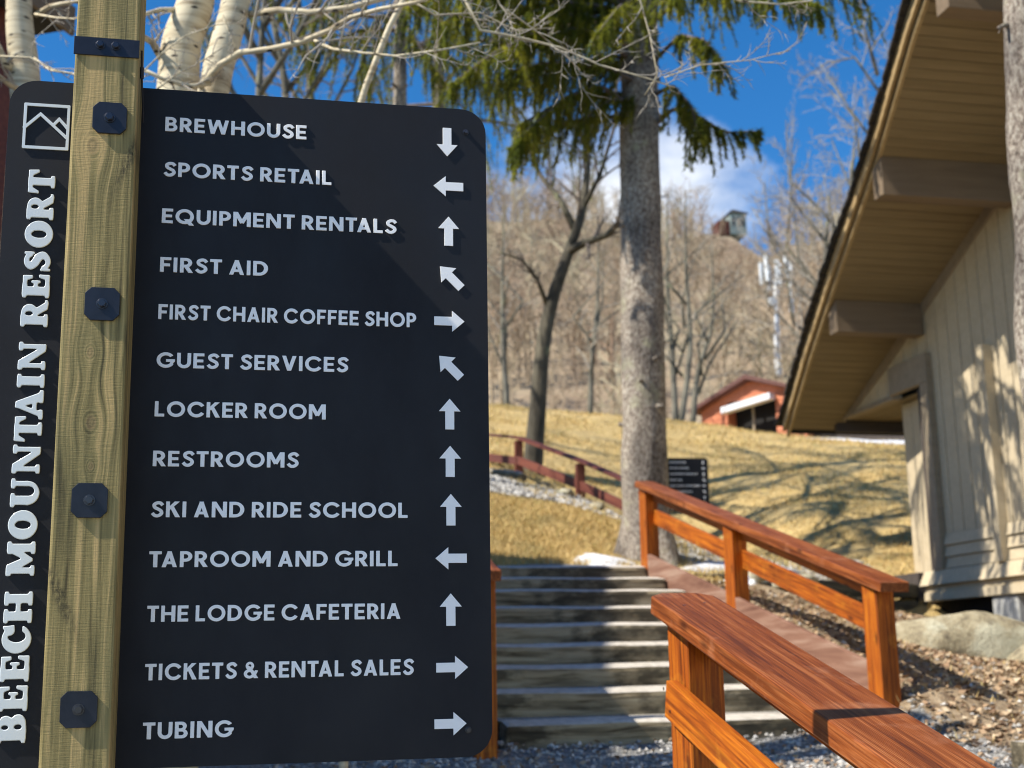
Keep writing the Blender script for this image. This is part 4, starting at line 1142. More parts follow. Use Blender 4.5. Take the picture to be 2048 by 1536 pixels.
scatter('dry_grass', 2500, clump(4.2, 9.0, 7.0, 13.8, 4), M_grassb, 'sparse grass on the dirt slope beside the steps', 'grass', blades(.02, .07, .006), 10)

# ------------------------------------------------------------------ trees
def wiggle(p, d, L_, n, rg, amp=.18, lift=0.0):
    pts = [p.copy()]; d = d.normalized(); st = L_ / n
    for _ in range(n):
        d = (d + Vector((rg.gauss(0, amp), rg.gauss(0, amp), rg.gauss(0, amp) + lift))).normalized()
        pts.append(pts[-1] + d * st)
    return pts
def twigs(mb, pts, r0, r1, depth, rg, n_kids, lratio=.55, sides=(6, 4, 3), amp=.16, lift=.03, lvl=0, minr=.0, start=.2, ang=(.5, 1.1)):
    """add branches along a limb, recursively"""
    if depth == 0: return
    tot = sum((b - a).length for a, b in zip(pts, pts[1:]))
    for k in range(n_kids):
        u = start + (1 - start) * (k + rg.random()) / n_kids
        i = min(int(u * (len(pts) - 1)), len(pts) - 2); f = u * (len(pts) - 1) - i
        p = pts[i].lerp(pts[i + 1], f); d = (pts[i + 1] - pts[i]).normalized()
        s = d.cross(Vector((rg.gauss(0, 1), rg.gauss(0, 1), rg.gauss(0, 1)))).normalized()
        a = rg.uniform(*ang); nd = d * math.cos(a) + s * math.sin(a)
        L_ = tot * lratio * rg.uniform(.5, 1.15) * (1.1 - .6 * u)
        rr = max((r0 + (r1 - r0) * u) * .55, minr)
        q_ = wiggle(p, nd, L_, 5 if lvl == 0 else 4, rg, amp, lift)
        mb.tube(q_, [rr * (1 - .75 * j / (len(q_) - 1)) for j in range(len(q_))], sides[min(lvl + 1, len(sides) - 1)], cap=False)
        twigs(mb, q_, rr, rr * .25, depth - 1, rg, max(3, int(n_kids * .7)), lratio, sides, amp, lift, lvl + 1, minr, .15, ang)
def taper(n, a, b, p=1.0): return [a + (b - a) * (k / (n - 1)) ** p for k in range(n)]
def tree(name, label, trunk, rr, limbs, bmat, tmat, seed, group=None, cat='tree', kids=7, depth=2, sides=(10, 5, 3), rough=0.0, minr=.004, lratio=.5, tips=True):
    """trunk: list of points; limbs: list of (points, r0, r1)"""
    rg = random.Random(seed); base = trunk[0]
    root = empty(name, base, label, cat, group)
    # smooth trunk
    P = [Vector(p) for p in trunk]; Q, RR = [], []
    PP = [2 * P[0] - P[1]] + P + [2 * P[-1] - P[-2]]
    for i in range(1, len(PP) - 2):
        for k in range(6 + (1 if i == len(PP) - 3 else 0)):
            u = k / 6; Q.append(.5 * ((2 * PP[i]) + (-PP[i - 1] + PP[i + 1]) * u + (2 * PP[i - 1] - 5 * PP[i] + 4 * PP[i + 1] - PP[i + 2]) * u * u + (-PP[i - 1] + 3 * PP[i] - 3 * PP[i + 1] + PP[i + 2]) * u ** 3))
            RR.append(rr[i - 1] * (1 - u) + rr[min(i, len(rr) - 1)] * u)
    m_ = MB(); off = [q_ - base for q_ in Q]
    m_.tube(off, [r * (1 + rough * rg.uniform(-1, 1)) for r in RR], sides[0] + 6)
    m_.build('trunk', bmat, root, smooth=True, fixn=False)
    if limbs:
        for pts, r0, r1 in limbs:
            m_ = MB(); pts = [Vector(p) - base for p in pts]
            m_.tube(pts, taper(len(pts), r0, r1), sides[0])
            m_.build('limb', bmat, root, smooth=True, fixn=False)
    m_ = MB()
    for pts, r0, r1 in limbs:
        pts = [Vector(p) - base for p in pts]
        twigs(m_, pts, r0, r1, depth, rg, kids, lratio, sides, minr=minr)
    if tips and len(off) > 6:
        twigs(m_, off[len(off) // 2:], RR[len(off) // 2] * .5, RR[-1] * .5, depth, rg, kids, lratio, sides, minr=minr)
    if m_.f:
        tag(m_.build('crown', tmat, root, fixn=False, smooth=True), kind='stuff')
    return root

# --- big spruce in the middle
def spruce_bough(pts, r0, mbw, mbn, rg, dens=1.0, drop=.7, start=.25):
    pts = [Vector(p) for p in pts]; n = 14; Q = []
    for k in range(n + 1):
        u = k / n * (len(pts) - 1); i = min(int(u), len(pts) - 2); Q.append(pts[i].lerp(pts[i + 1], u - i))
    mbw.tube(Q, taper(len(Q), r0, r0 * .2), 6, cap=False)
    tot = sum((b - a).length for a, b in zip(Q, Q[1:]))
    cnt = int(tot * 12 * dens)
    for k in range(cnt):
        u = start + (1 - start) * k / max(cnt - 1, 1); i = min(int(u * n), n - 1); p = Q[i].lerp(Q[i + 1], u * n - i)
        d = (Q[i + 1] - Q[i]).normalized(); s = d.cross(Vector((0, 0, 1))).normalized() * (1 if k % 2 else -1)
        L_ = drop * rg.uniform(.4, 1.1) * (1.15 - .6 * abs(u - .5))
        v = (s * rg.uniform(.1, .7) + d * rg.uniform(.1, .8) + Vector((0, 0, -.1))).normalized()
        q_ = [p]
        for j in range(6):
            v = (v + Vector((rg.gauss(0, .06), rg.gauss(0, .06), -.42))).normalized(); q_.append(q_[-1] + v * L_ / 6)
        mbw.tube(q_, taper(7, .006, .002), 3, cap=False)
        for j in range(6):
            for m in range(int(15 * dens) + 2):
                w = rg.random(); c = q_[j].lerp(q_[j + 1], w); ax = (q_[j + 1] - q_[j]).normalized()
                sd_ = ax.cross(Vector((rg.gauss(0, 1), rg.gauss(0, 1), rg.gauss(0, 1)))).normalized()
                nd = (sd_ + ax * .9).normalized(); ll = rg.uniform(.05, .12) * (1.1 - j * .08); ww = ax.cross(nd) * .015
                b0 = len(mbn.v); mbn.v.extend([tuple(c - ww), tuple(c + ww), tuple(c + nd * ll)]); mbn.f.append((b0, b0 + 1, b0 + 2))
def spruce(name, label, trunk, rr, boughs, seed, dens=1.0, group=None, bmat=M_spruceb):
    root = empty(name, trunk[0], label, 'tree', group); base = Vector(trunk[0]); rg = random.Random(seed)
    m_ = MB(); n = len(trunk); NS = 28
    Q, RR = [], []
    for i in range(n - 1):
        for k in range(10): u = k / 10; Q.append(Vector(trunk[i]).lerp(Vector(trunk[i + 1]), u) - base); RR.append(rr[i] * (1 - u) + rr[i + 1] * u)
    Q.append(Vector(trunk[-1]) - base); RR.append(rr[-1])
    m_.tube(Q, RR, NS)
    v = np.array(m_.v)
    c = np.repeat(np.array([tuple(q_) for q_ in Q]), NS, 0); d = v - c; a = np.arctan2(d[:, 1], d[:, 0]); z = v[:, 2]
    f = 1 + .035 * np.sin(3 * a + z * 1.1) + .025 * np.sin(7 * a - z * 4.3) + .03 * np.sin(z * 5.7 + 2 * a) + np.random.RandomState(seed).uniform(-.03, .03, len(v))
    f += np.clip(.75 - z, 0, .75) * (.55 + .4 * np.sin(5 * a + .6))
    v = c + d * f[:, None]; m_.v = [tuple(p) for p in v]
    # stubs of broken branches
    for k in range(16):
        zz_ = rg.uniform(1.0, 9); i = min(range(len(Q)), key=lambda i: abs(Q[i].z - zz_)); a_ = rg.uniform(0, 6.28)
        dd = Vector((math.cos(a_), math.sin(a_), rg.uniform(-.1, .3)))
        m_.tube([Q[i] + dd * RR[i] * .8, Q[i] + dd * (RR[i] + rg.uniform(.02, .10))], [.04, .022], 6)
    m_.build('trunk', bmat, root, smooth=True, fixn=False)
    for pts in boughs:
        w, nd = MB(), MB()
        p_ = [Vector(p) - base for p in pts[0]]
        spruce_bough(p_, pts[1], w, nd, rg, dens * (pts[3] if len(pts) > 3 else 1), pts[2])
        bo = w.build('bough', M_twigd, root, smooth=True, fixn=False)
        tag(nd.build('needles', M_leafs, bo, fixn=False), kind='stuff')
    return root
tb = Vector((4.90, 15.25, 2.40))
def tz(px, py, D=15.9): return at(px, py, D=D)
SPD = 16.0
B1 = []
def bough(px0, py0, path, r=.03, drop=.7, dens=1.0, D0=SPD):
    """path: list of (px, py, dist)"""
    B1.append(([at(px0, py0, D=D0)] + [at(*q_[:2], D=q_[2]) for q_ in path], r, drop, dens))
# left side, lower tips
bough(1265, 215, [(1200, 170, 15.6), (1130, 195, 15.2), (1060, 255, 14.9), (1035, 285, 14.8)], .035, .62, 1.2)
bough(1265, 120, [(1180, 60, 15.4), (1080, 60, 14.9), (980, 110, 14.4), (900, 170, 14.1)], .04, .8, 1.0)
bough(1265, 30, [(1170, -40, 15.6), (1060, -50, 15.2), (960, -10, 14.8), (880, 50, 14.4)], .04, .9, 1.0)
bough(1265, 80, [(1190, 40, 16.4), (1100, 60, 16.8), (1010, 120, 17.2)], .035, .8, .9)
bough(1265, -60, [(1150, -140, 15), (1020, -140, 14.2), (900, -80, 13.6), (820, 0, 13.2)], .045, .95, 1.0)
# right side
bough(1310, 250, [(1350, 215, 15.8), (1400, 235, 15.7), (1450, 265, 15.6), (1515, 262, 15.5)], .035, .5, 1.2)
bough(1310, 190, [(1345, 170, 15.6), (1385, 215, 15.3), (1395, 270, 15.2)], .03, .75, 1.3)
bough(1310, 120, [(1360, 70, 15.4), (1410, 80, 15.0), (1440, 120, 14.8)], .035, .65, 1.1)
bough(1310, 40, [(1380, -20, 15.3), (1470, -30, 14.8), (1560, -10, 14.3), (1640, 10, 14.0)], .04, .55, 1.1)
bough(1310, -40, [(1400, -120, 15.6), (1520, -130, 15.4), (1640, -90, 15.2), (1710, -40, 15.0)], .04, .85, 1.1)
bough(1310, -10, [(1350, -60, 16.4), (1420, -60, 17), (1480, -20, 17.4)], .035, .8, 1)
# towards the viewer and behind
bough(1290, -20, [(1300, -60, 15.2), (1330, -60, 14.3), (1350, 0, 13.6)], .035, .8, .9)
bough(1290, 60, [(1280, 20, 15.2), (1240, 10, 14.4), (1200, 60, 13.8)], .035, .8, .9)
bough(1290, 20, [(1260, -30, 16.8), (1200, -30, 17.6), (1150, 20, 18.2)], .035, .8, .9)
def sp(dx, dy, z0, L_, drop=.8, dens=.55):      # boughs out of the frame that shade the trunk and the bank
    p = Vector((5.3, 15.25, z0)); d = Vector((dx, dy, 0)).normalized()
    B1.append(([p, p + d * L_ * .35 + Vector((0, 0, .15)), p + d * L_ * .7 + Vector((0, 0, .0)), p + d * L_ + Vector((0, 0, -.35))], .04, drop, dens))
rgs = random.Random(8)
for k in range(22):
    a = k * 2.4; sp(math.cos(a), math.sin(a), 10.6 + k * .36, 3.3 - k * .07 + rgs.uniform(-.3, .3))
for k in range(5): sp(-1, rgs.uniform(-.35, .25), 9.9 + k * .35, rgs.uniform(2.2, 3.2), .9, .8)
for k in range(15): sp(-1, rgs.uniform(-.5, .12), 8.3 + k * .17, rgs.uniform(1.2, 2.6), .75, 1.0)
spruce('spruce_tree', 'big spruce with a thick grey lichen-spotted trunk rising beside the top of the steps',
       [tb, at(1287, 900, D=15.95), at(1283, 500, D=16), at(1278, 100, D=16.1), Vector((5.3, 15.3, 14)), Vector((5.35, 15.35, 19))], [.315, .272, .265, .245, .16, .03], B1, 21)

# --- second spruce further left, seen over the sign
B2 = []
D2 = 19.5
for (path, r, drop, dn) in (
   ([(790, 60, 19.5), (720, 60, 19.1), (660, 90, 18.8), (620, 120, 18.6)], .04, 1.0, .8), ([(800, 10, 19.4), (850, 20, 19.0), (910, 60, 18.7), (970, 110, 18.5)], .04, 1.0, .8),
   ([(800, 50, 19.2), (820, 60, 18.6), (850, 110, 18.3), (880, 150, 18.2)], .035, .9, .8), ([(790, 30, 19.2), (760, 30, 18.7), (740, 80, 18.4), (720, 140, 18.3)], .035, .9, .8),
   ([(800, -40, 19.4), (880, -60, 18.9), (980, -30, 18.6), (1060, 20, 18.4)], .04, 1.1, .8), ([(780, -20, 19.6), (720, -30, 19.2), (650, 20, 18.9), (600, 60, 18.7)], .04, .9, .8),
   ([(800, 100, 19.7), (870, 100, 20.3), (940, 140, 20.8), (990, 190, 21.0)], .04, .9, .8), ([(800, -80, 19.6), (890, -120, 20.2), (990, -80, 21), (1070, 0, 21.6)], .04, 1.0, .7)):
    B2.append(([at(a, b_, D=c) for a, b_, c in path], r, drop, dn))
T0 = at(800, 900, D=D2); T0.z = gz(T0.x, T0.y) - .1
for k in range(30):
    a = 2.4 * k + .7; p = Vector((T0.x, T0.y, 11.4 + .28 * k)); d = Vector((math.cos(a), math.sin(a), 0)); L_ = 3.5 - .07 * k
    B2.append(([p, p + d * L_ * .35 + Vector((0, 0, .12)), p + d * L_ * .7, p + d * L_ - Vector((0, 0, .4))], .04, 1.0, .7))
spruce('spruce_tree', 'yellow-green spruce hanging over the middle of the sign, its trunk hidden behind the panel',
       [T0, at(800, 300, D=D2), at(800, 0, D=D2), Vector((T0.x + .1, T0.y, 21))], [.19, .12, .09, .03], B2, 33)

T3 = at(880, 900, D=24.5); T3.z = gz(T3.x, T3.y) - .1  # third spruce, added for its shadow on the grassy bank
B3 = []
for k in range(30):
    a = 2.4 * k + .2; p = Vector((T3.x, T3.y, 12.2 + .3 * k)); d = Vector((math.cos(a), math.sin(a), 0)); L_ = 3.6 - .08 * k
    B3.append(([p, p + d * L_ * .35 + Vector((0, 0, .12)), p + d * L_ * .7, p + d * L_ - Vector((0, 0, .4))], .04, 1.1, .65))
spruce('spruce_tree', 'farthest spruce added to shade the bank, boughs showing between sign and trunk',
       [T3, Vector((T3.x, T3.y, 12)), Vector((T3.x, T3.y, 22))], [.2, .13, .03], B3, 35)

# --- leaning bare tree behind the fence
lt = [at(1060, 930, D=23), at(1075, 820, D=23), at(1085, 700, D=23), at(1105, 600, D=23), at(1135, 510, D=23), at(1162, 430, D=23), at(1175, 330, D=23.2), at(1180, 180, D=23.4), at(1200, 40, D=23.6)]
lt[0].z -= .5
limbs = [([at(1135, 505, D=23), at(1170, 485, D=22.8), at(1215, 470, D=22.6), at(1260, 420, D=22.4), at(1300, 350, D=22.2)], .09, .03),
         ([at(1150, 460, D=23), at(1120, 400, D=23.3), at(1080, 350, D=23.6), at(1040, 260, D=24), at(1010, 150, D=24)], .07, .02),
         ([at(1098, 620, D=23), at(1075, 560, D=22.8), at(1045, 520, D=22.6), at(1000, 505, D=22.4)], .05, .012),
         ([at(1165, 420, D=23), at(1200, 350, D=23), at(1230, 250, D=23), at(1235, 120, D=23)], .05, .02),
         ([at(1178, 300, D=23.2), at(1130, 220, D=23), at(1100, 120, D=23), at(1060, 20, D=23)], .04, .015)]
tree('bare_tree', 'leaning bare grey-green tree with a forked crown behind the rail fence', lt, [.19, .155, .135, .12, .10, .08, .06, .035, .015], limbs, M_darkbark, M_twigd, 3, kids=9, depth=3, minr=.007)

# --- pale stems right of the spruce trunk
ps = random.Random(17)
for k, (x0, y0, x1, y1, D_, lb) in enumerate(((1352, 838, 1335, 560, 37, 'pale slim tree just right of the spruce trunk, leaning left'), (1362, 836, 1372, 540, 37, 'pale slim forked tree between the spruce trunk and the red shed'), (1385, 838, 1425, 640, 38, 'pale slim tree leaning right towards the red shed'),
     (1015, 815, 1005, 560, 38, 'pale slim tree at the right edge of the sign, on the crest'), (1180, 832, 1195, 600, 39, 'pale slim tree on the crest left of the spruce trunk'))):
    a, b_ = at(x0, y0 + 12, D=D_), at(x1, y1, D=D_ + .5); m1 = a.lerp(b_, .5) + Vector((ps.uniform(-.2, .2), 0, 0))
    lm = []
    for j in range(4):
        u = .3 + .16 * j; p = a.lerp(b_, u); lm.append(([p, p + Vector((ps.uniform(-.7, .7), ps.uniform(-.3, .3), .9)), p + Vector((ps.uniform(-1.4, 1.4), ps.uniform(-.5, .5), 2.2))], .05, .015))
    tree('bare_tree', lb, [a, m1, b_, b_ + Vector((.1, 0, 2.5))], [.095, .075, .05, .015], lm, M_oakb, M_twigl, 50 + k, group='slim bare trees along the crest', kids=5, depth=2, minr=.012)
# --- dark crooked limb right of the spruce
dl = [at(1372, 880, D=26), at(1420, 760, D=26), at(1460, 690, D=26), at(1450, 620, D=26), at(1400, 560, D=26), at(1350, 530, D=26)]
# --- grove behind the left part, brown tangled crowns seen over the sign
gr = random.Random(23)
for k, (px, D_, w_, lb) in enumerate(((500, 18, .05, 'bare brown tree with tangled twigs seen over the sign, between the aspens and the spruce'), (560, 21, .06, 'bare brown tree standing behind the aspens, over the word BREWHOUSE'), (610, 23, .06, 'farther bare brown tree left of the hanging spruce boughs'))):
    b_ = at(px, 900, D=D_); b_.z = gz(b_.x, b_.y) - .2; t1 = at(px + 15, 250, D=D_); t2 = at(px + gr.uniform(-30, 40), -60, D=D_); t3 = t2 + Vector((.2, 0, 3))
    lm = []
    for j in range(6):
        p = t1.lerp(t2, -.25 + .22 * j); s = -1 if j % 2 else 1
        lm.append(([p, p + Vector((s * .5, gr.uniform(-.4, .4), .8)), p + Vector((s * 1.0, gr.uniform(-.7, .7), 1.9)), p + Vector((s * 1.3, gr.uniform(-.8, .8), 3.1))], .05, .012))
    tree('bare_tree', lb, [b_, t1, t2, t3], [w_ * 1.6, w_, w_ * .8, .02], lm, M_oakb, M_twig, 70 + k, group='bare trees behind the sign', kids=9, depth=2, minr=.0055)
# --- trees behind the lodge roof
for k, (px, top, D_, lb) in enumerate(((1640, 440, 44, 'leafless tree rising behind the lower end of the lodge roof'), (1690, 330, 40, 'tallest leafless tree behind the lodge roof edge'), (1775, 150, 42, 'pale-limbed tree reaching out from behind the upper lodge roof'))):
    b_ = at(px, 880, D=D_); b_.z = gz(b_.x, b_.y) - .2; t2 = at(px + 10, top + 90, D=D_); t3 = at(px + 20, top - 60, D=D_)
    lm = []
    for j in range(7):
        p = b_.lerp(t2, .4 + .09 * j); s = -1 if j % 3 else 1
        lm.append(([p, p + Vector((s * .8, gr.uniform(-.6, .6), 1.0)), p + Vector((s * 1.5, gr.uniform(-1, 1), 2.4)), p + Vector((s * 1.9, gr.uniform(-1.2, 1.2), 4.0))], .06, .015))
    if k == 2: lm.append(([at(1755, 180, D=42), at(1710, 115, D=42), at(1655, 125, D=42), at(1600, 160, D=42)], .05, .012)); lm.append(([at(1755, 150, D=42), at(1730, 60, D=42), at(1715, -30, D=42)], .07, .02))
    tree('bare_tree', lb, [b_, b_.lerp(t2, .5), t2, t3], [.17, .12, .09, .02], lm, M_oakb, M_twigl, 90 + k, group='bare trees behind the lodge', kids=9, depth=3, minr=.009)
# --- trunk at the right edge, in front of the lodge
rt = [Vector((5.35, 7.35, 1.1)), at(2085, 760, D=9), at(2068, 480, D=9), at(2050, 250, D=9), at(2043, 0, D=9), at(2035, -300, D=9)]
tree('bare_tree', 'pale lichen-speckled trunk cut by the right edge, in front of the lodge wall', rt, [.16, .135, .125, .12, .115, .09],
     [([at(2035, 60, D=9), at(2010, 50, D=8.9), at(1996, 56, D=8.85)], .022, .012)], M_spruceb, M_twig, 4, kids=2, depth=1, rough=.06, tips=False)

# --- aspens behind the sign
def pl(pts, D0, D1=None):
    D1 = D1 if D1 is not None else D0; n = len(pts)
    return [at(a, b_, D=D0 + (D1 - D0) * k / (n - 1)) for k, (a, b_) in enumerate(pts)]
def aspen(label, pts, D_, widths, limbs, seed, kids=6):
    T = [at(a, b_, D=D_) for a, b_ in pts]; g0 = Vector((T[0].x, T[0].y, gz(T[0].x, T[0].y) - .1)); T = [g0] + T
    k = D_ / F_PX / 2 * 1.04
    rr = [widths[0] * k * 1.25] + [w * k for w in widths]
    lm = [(pl(p, a, b_), r0, r1) for (p, a, b_, r0, r1) in limbs]
    return tree('aspen_tree', label, T, rr, lm, M_aspen, M_twigl, seed, 'aspens behind the sign', kids=kids, depth=2, sides=(10, 5, 4), minr=.0028, lratio=.42, tips=False)
aspen('leftmost cream-barked aspen, behind the top left corner of the sign', [(52, 400), (50, 165), (40, 60), (38, 0), (34, -200)], 7.6, [60, 58, 52, 48, 40], [
    ([(30, 140), (12, 130), (-20, 60), (-60, 0)], 7.6, 7.4, .03, .012), ([(72, 30), (100, 12), (140, 5), (200, -6), (300, -30)], 7.6, 7.0, .016, .006),
    ([(60, 190), (20, 170), (-30, 130)], 7.6, 7.2, .022, .01), ([(60, 110), (100, 140), (160, 150), (240, 165), (300, 150)], 7.6, 6.2, .008, .003),
    ([(0, 112), (60, 115), (110, 140), (160, 152)], 6.6, 6.4, .005, .002), ([(70, 28), (110, 35), (150, 38), (230, 0)], 7.4, 6.6, .007, .003)], 301, 7)
aspen('thick cream-barked aspen just right of the wooden post, with dark bark scars', [(345, 400), (357, 165), (365, 80), (392, 0), (420, -200)], 7.0, [86, 84, 78, 74, 60], [
    ([(330, 130), (305, 85), (280, 70), (250, 60)], 7.0, 6.8, .022, .015), ([(360, 20), (320, 20), (285, 30), (240, 20)], 7.0, 6.6, .017, .008),
    ([(290, 140), (320, 110), (370, 72), (430, 50), (490, 45)], 6.2, 6.2, .0045, .002), ([(300, 190), (350, 150), (400, 125), (465, 82)], 6.2, 6.2, .005, .002)], 302, 7)
aspen('cream-barked aspen leaning right above the sign, with a long arching limb', [(395, 420), (430, 170), (450, 90), (472, 0), (500, -200)], 6.8, [62, 62, 60, 58, 50], [
    ([(400, 175), (440, 130), (480, 105), (540, 98), (600, 85), (660, 60), (700, 35), (760, 18), (830, 5), (900, -15)], 6.7, 5.6, .019, .008),
    ([(630, 82), (665, 98), (720, 105), (790, 112), (880, 100), (960, 85)], 6.2, 5.6, .009, .004),
    ([(288, 140), (330, 160), (380, 172), (420, 168), (442, 135)], 6.6, 6.7, .011, .013),
    ([(500, 28), (560, 20), (620, 25), (700, 15), (790, -10)], 6.8, 6.4, .02, .014),
    ([(445, 30), (470, 90), (465, 110)], 6.4, 6.5, .006, .004)], 303, 9)
# long thin twigs reaching right above the sign, from the same clump of aspens
aspen('slim aspen stem hidden above the frame whose bare branches droop over the view', [(700, 420), (760, 100), (900, -150), (1000, -320)], 6.4, [14, 13, 12, 10], [
    ([(900, -60), (960, 60), (1040, 75), (1120, 95), (1200, 130), (1290, 155), (1350, 175)], 5.8, 6.0, .008, .003),
    ([(960, -80), (1000, 10), (1070, 60), (1130, 110), (1160, 140)], 5.8, 6.2, .006, .003),
    ([(1200, -60), (1280, 0), (1300, 70), (1315, 150), (1290, 190)], 6.2, 6.4, .007, .003),
    ([(1400, -30), (1480, 2), (1560, 8), (1620, 2), (1680, -30)], 6.0, 6.2, .006, .003),
    ([(1330, 155), (1400, 130), (1500, 120), (1580, 100)], 6.2, 6.4, .004, .002),
    ([(830, 5), (870, 30), (960, 25), (1030, 60), (1110, 55)], 5.8, 6.0, .006, .002)], 304, 9)

# ------------------------------------------------------------------ dark building at the left that shades the steps
lb_ = empty('dark_lodge', (-3.2, 9, 1.2), 'dark brown building behind the aspens at the upper left edge', 'building')
far = Vector((-1.95, 13.0)); dr = Vector((math.sin(rad(28)), math.cos(rad(28)))); le = Vector((-dr.y, dr.x))
def lq(u, w_): p = far - dr * u + le * w_; return (p.x, p.y)
LB = Matrix.Translation(-lb_.location)
def bpart(name, quad, z0, z1, matr):
    m_ = MB(); m_.prism(quad, 2, z0, z1); me = m_.mesh(name, .01); me.transform(LB); return link(name, me, lb_, None, matr)
H_ = 7.95
bpart('wall', [lq(.3, .35), lq(9.6, .35), lq(9.6, 7), lq(.3, 7)], 0, H_, M_found)
bpart('corner_board', [lq(.29, .28), lq(.55, .28), lq(.55, .345), lq(.29, .345)], 0, H_, M_darkred)
bpart('roof', [lq(-.1, -.05), lq(9.7, -.05), lq(9.7, 7.4), lq(-.1, 7.4)], H_ + .003, H_ + .32, M_shingle)
bpart('fascia', [lq(-.14, -.10), lq(7.44, -.10), lq(7.44, -.053), lq(-.14, -.053)], H_ - .05, H_ + .27, M_beamb)
bpart('added_shade_wall', [lq(1.35, .3), lq(9.6, .3), lq(9.6, 7), lq(1.35, 7)], H_ + .325, H_ + .75, M_found)  # unseen upper storey, added to push the shade edge across the steps
bpart('added_shade_roof', [lq(1.25, -.1), lq(9.8, -.1), lq(9.8, 7.4), lq(1.25, 7.4)], H_ + .753, H_ + 1.0, M_shingle)  # roof of the added storey, only there to cast shade
for k in range(3):
    bpart('window_pane', [lq(1.2 + 2 * k, .33), lq(2.2 + 2 * k, .33), lq(2.2 + 2 * k, .348), lq(1.2 + 2 * k, .348)], 4.2, 5.6, M_glass)

# ------------------------------------------------------------------ red shed, mast, hilltop house
sh = empty('red_shed', at(1500, 870, D=41), 'red clapboard shed with an open door and white awning on the crest', 'building')
SO = Matrix.Translation(-sh.location)
def spart(name, mb, matr, bevel=0): me = mb.mesh(name, bevel); me.transform(SO); return link(name, me, sh, None, matr)
a_, b_, pk = at(1402, 820, D=42), at(1612, 800, D=40), at(1500, 762, D=41)
ux = Vector((b_.x - a_.x, b_.y - a_.y, 0)).normalized(); uy = Vector((-ux.y, ux.x, 0)); Wd = Vector((b_.x - a_.x, b_.y - a_.y, 0)).length
zb = a_.z - 3.2; upk = (Vector((pk.x - a_.x, pk.y - a_.y, 0))).dot(ux); zl = a_.z; zr = a_.z + .05; zp = pk.z
SF = Matrix(((ux.x, uy.x, 0, a_.x), (ux.y, uy.y, 0, a_.y), (0, 0, 1, 0), (0, 0, 0, 1)))
def sm(mb): mb.v = [tuple(SF @ Vector(p)) for p in mb.v]; return mb
dx0, dx1 = Wd * .26, Wd * .72; dzt0, dzt1 = zl - .10, zl - .02
k = 0; z = zb
while z < zp:                                   # clapboards, left and right of the door and above it
    z1 = min(z + .17, zp)
    if z < zl: xl, xr = 0, Wd
    else: xl, xr = upk * (z - zl) / (zp - zl), Wd - (Wd - upk) * (z - zr) / (zp - zr)
    if z1 >= zl - .02:
        x2l, x2r = upk * (z1 - zl) / (zp - zl), Wd - (Wd - upk) * (z1 - zr) / (zp - zr)
    else: x2l, x2r = 0, Wd
    spans = [(xl, xr, x2l, x2r)] if z > dzt0 + .15 else [(xl, dx0, x2l, dx0), (dx1, xr, dx1, x2r)]
    for (p0, p1, p2, p3) in spans:
        if p1 - p0 < .08: continue
        m_ = MB(); m_.add([(p0, 0, z), (p1, 0, z), (p3, .02, z1), (p2, .02, z1), (p0, .06, z), (p1, .06, z), (p3, .06, z1), (p2, .06, z1)], [(0, 1, 2, 3), (7, 6, 5, 4), (0, 4, 5, 1), (1, 5, 6, 2), (2, 6, 7, 3), (3, 7, 4, 0)])
        spart('clapboard', sm(m_), M_red)
    z += .165
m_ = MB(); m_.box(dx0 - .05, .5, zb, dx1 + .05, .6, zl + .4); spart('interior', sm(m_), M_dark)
m_ = MB(); m_.box(0, .08, zb, dx0, 5, zl); m_.box(dx1, .08, zb, Wd, 5, zl); spart('side_wall', sm(m_), M_red)
m_ = MB(); m_.prism([(dx0 - .03, dzt0 - .2), (dx1 + .02, dzt1 - .06), (dx1 + .02, dzt1 + .14), (dx0 - .03, dzt0)], 1, -.35, -.03); spart('awning', sm(m_), M_white, .01)
m_ = MB(); m_.box(dx0 + .48 * (dx1 - dx0), .1, zb, dx0 + .52 * (dx1 - dx0), .16, zl + .1); spart('door_mullion', sm(m_), M_trim)
m_ = MB(); m_.prism([(-.25, zl - .12), (upk, zp + .02), (Wd + .25, zr - .10), (Wd + .25, zr + .02), (upk, zp + .17), (-.25, zl + .02)], 1, -.3, 5.2); spart('roof', sm(m_), M_redroof, .01)
m_ = MB(); m_.box(Wd + .02, .3, zb, Wd + 9, 4, zl - .35); spart('long_wing', sm(m_), M_found)

tw = empty('cell_tower', at(1558, 790, D=95), 'tall grey cell phone mast topped with white antenna panels above the red shed', 'tower')
tbm, ttp = at(1558, 800, D=95), at(1552, 560, D=95)
m_ = MB(); m_.tube([Vector((0, 0, -4)), Vector((0, 0, 0)), ttp - tw.location], [.34, .32, .2], 12); m_.build('pole', M_pole, tw, smooth=True)
ct = ttp - tw.location
for zo in (0, .55):
    m_ = MB(); R0 = 1.05
    rp = [ct + Vector((R0 * math.cos(a), R0 * math.sin(a), zo)) for a in np.linspace(0, 2 * PI, 13)]
    m_.tube(rp, [.06] * 13, 5)
    for a in (0, 2.1, 4.2): m_.tube([ct + Vector((0, 0, zo)), ct + Vector((R0 * math.cos(a), R0 * math.sin(a), zo))], [.06, .06], 5)
    m_.build('mount_ring', M_steel, tw)
am_ = MB(); am_.box(-.15, -.09, -.95, .15, .09, .95); ame = am_.mesh('antenna_panel', .03); ame.materials.append(M_antenna)
for k in range(9):
    a = 2 * PI * k / 9 + .2
    link('antenna_panel', ame, tw, Matrix.Translation(ct + Vector((1.12 * math.cos(a), 1.12 * math.sin(a), .45 + .25 * (k % 2)))) @ Matrix.Rotation(a - PI / 2, 4, 'Z') @ Matrix.Diagonal((1, 1, .8 + .25 * (k % 3) / 2, 1)))
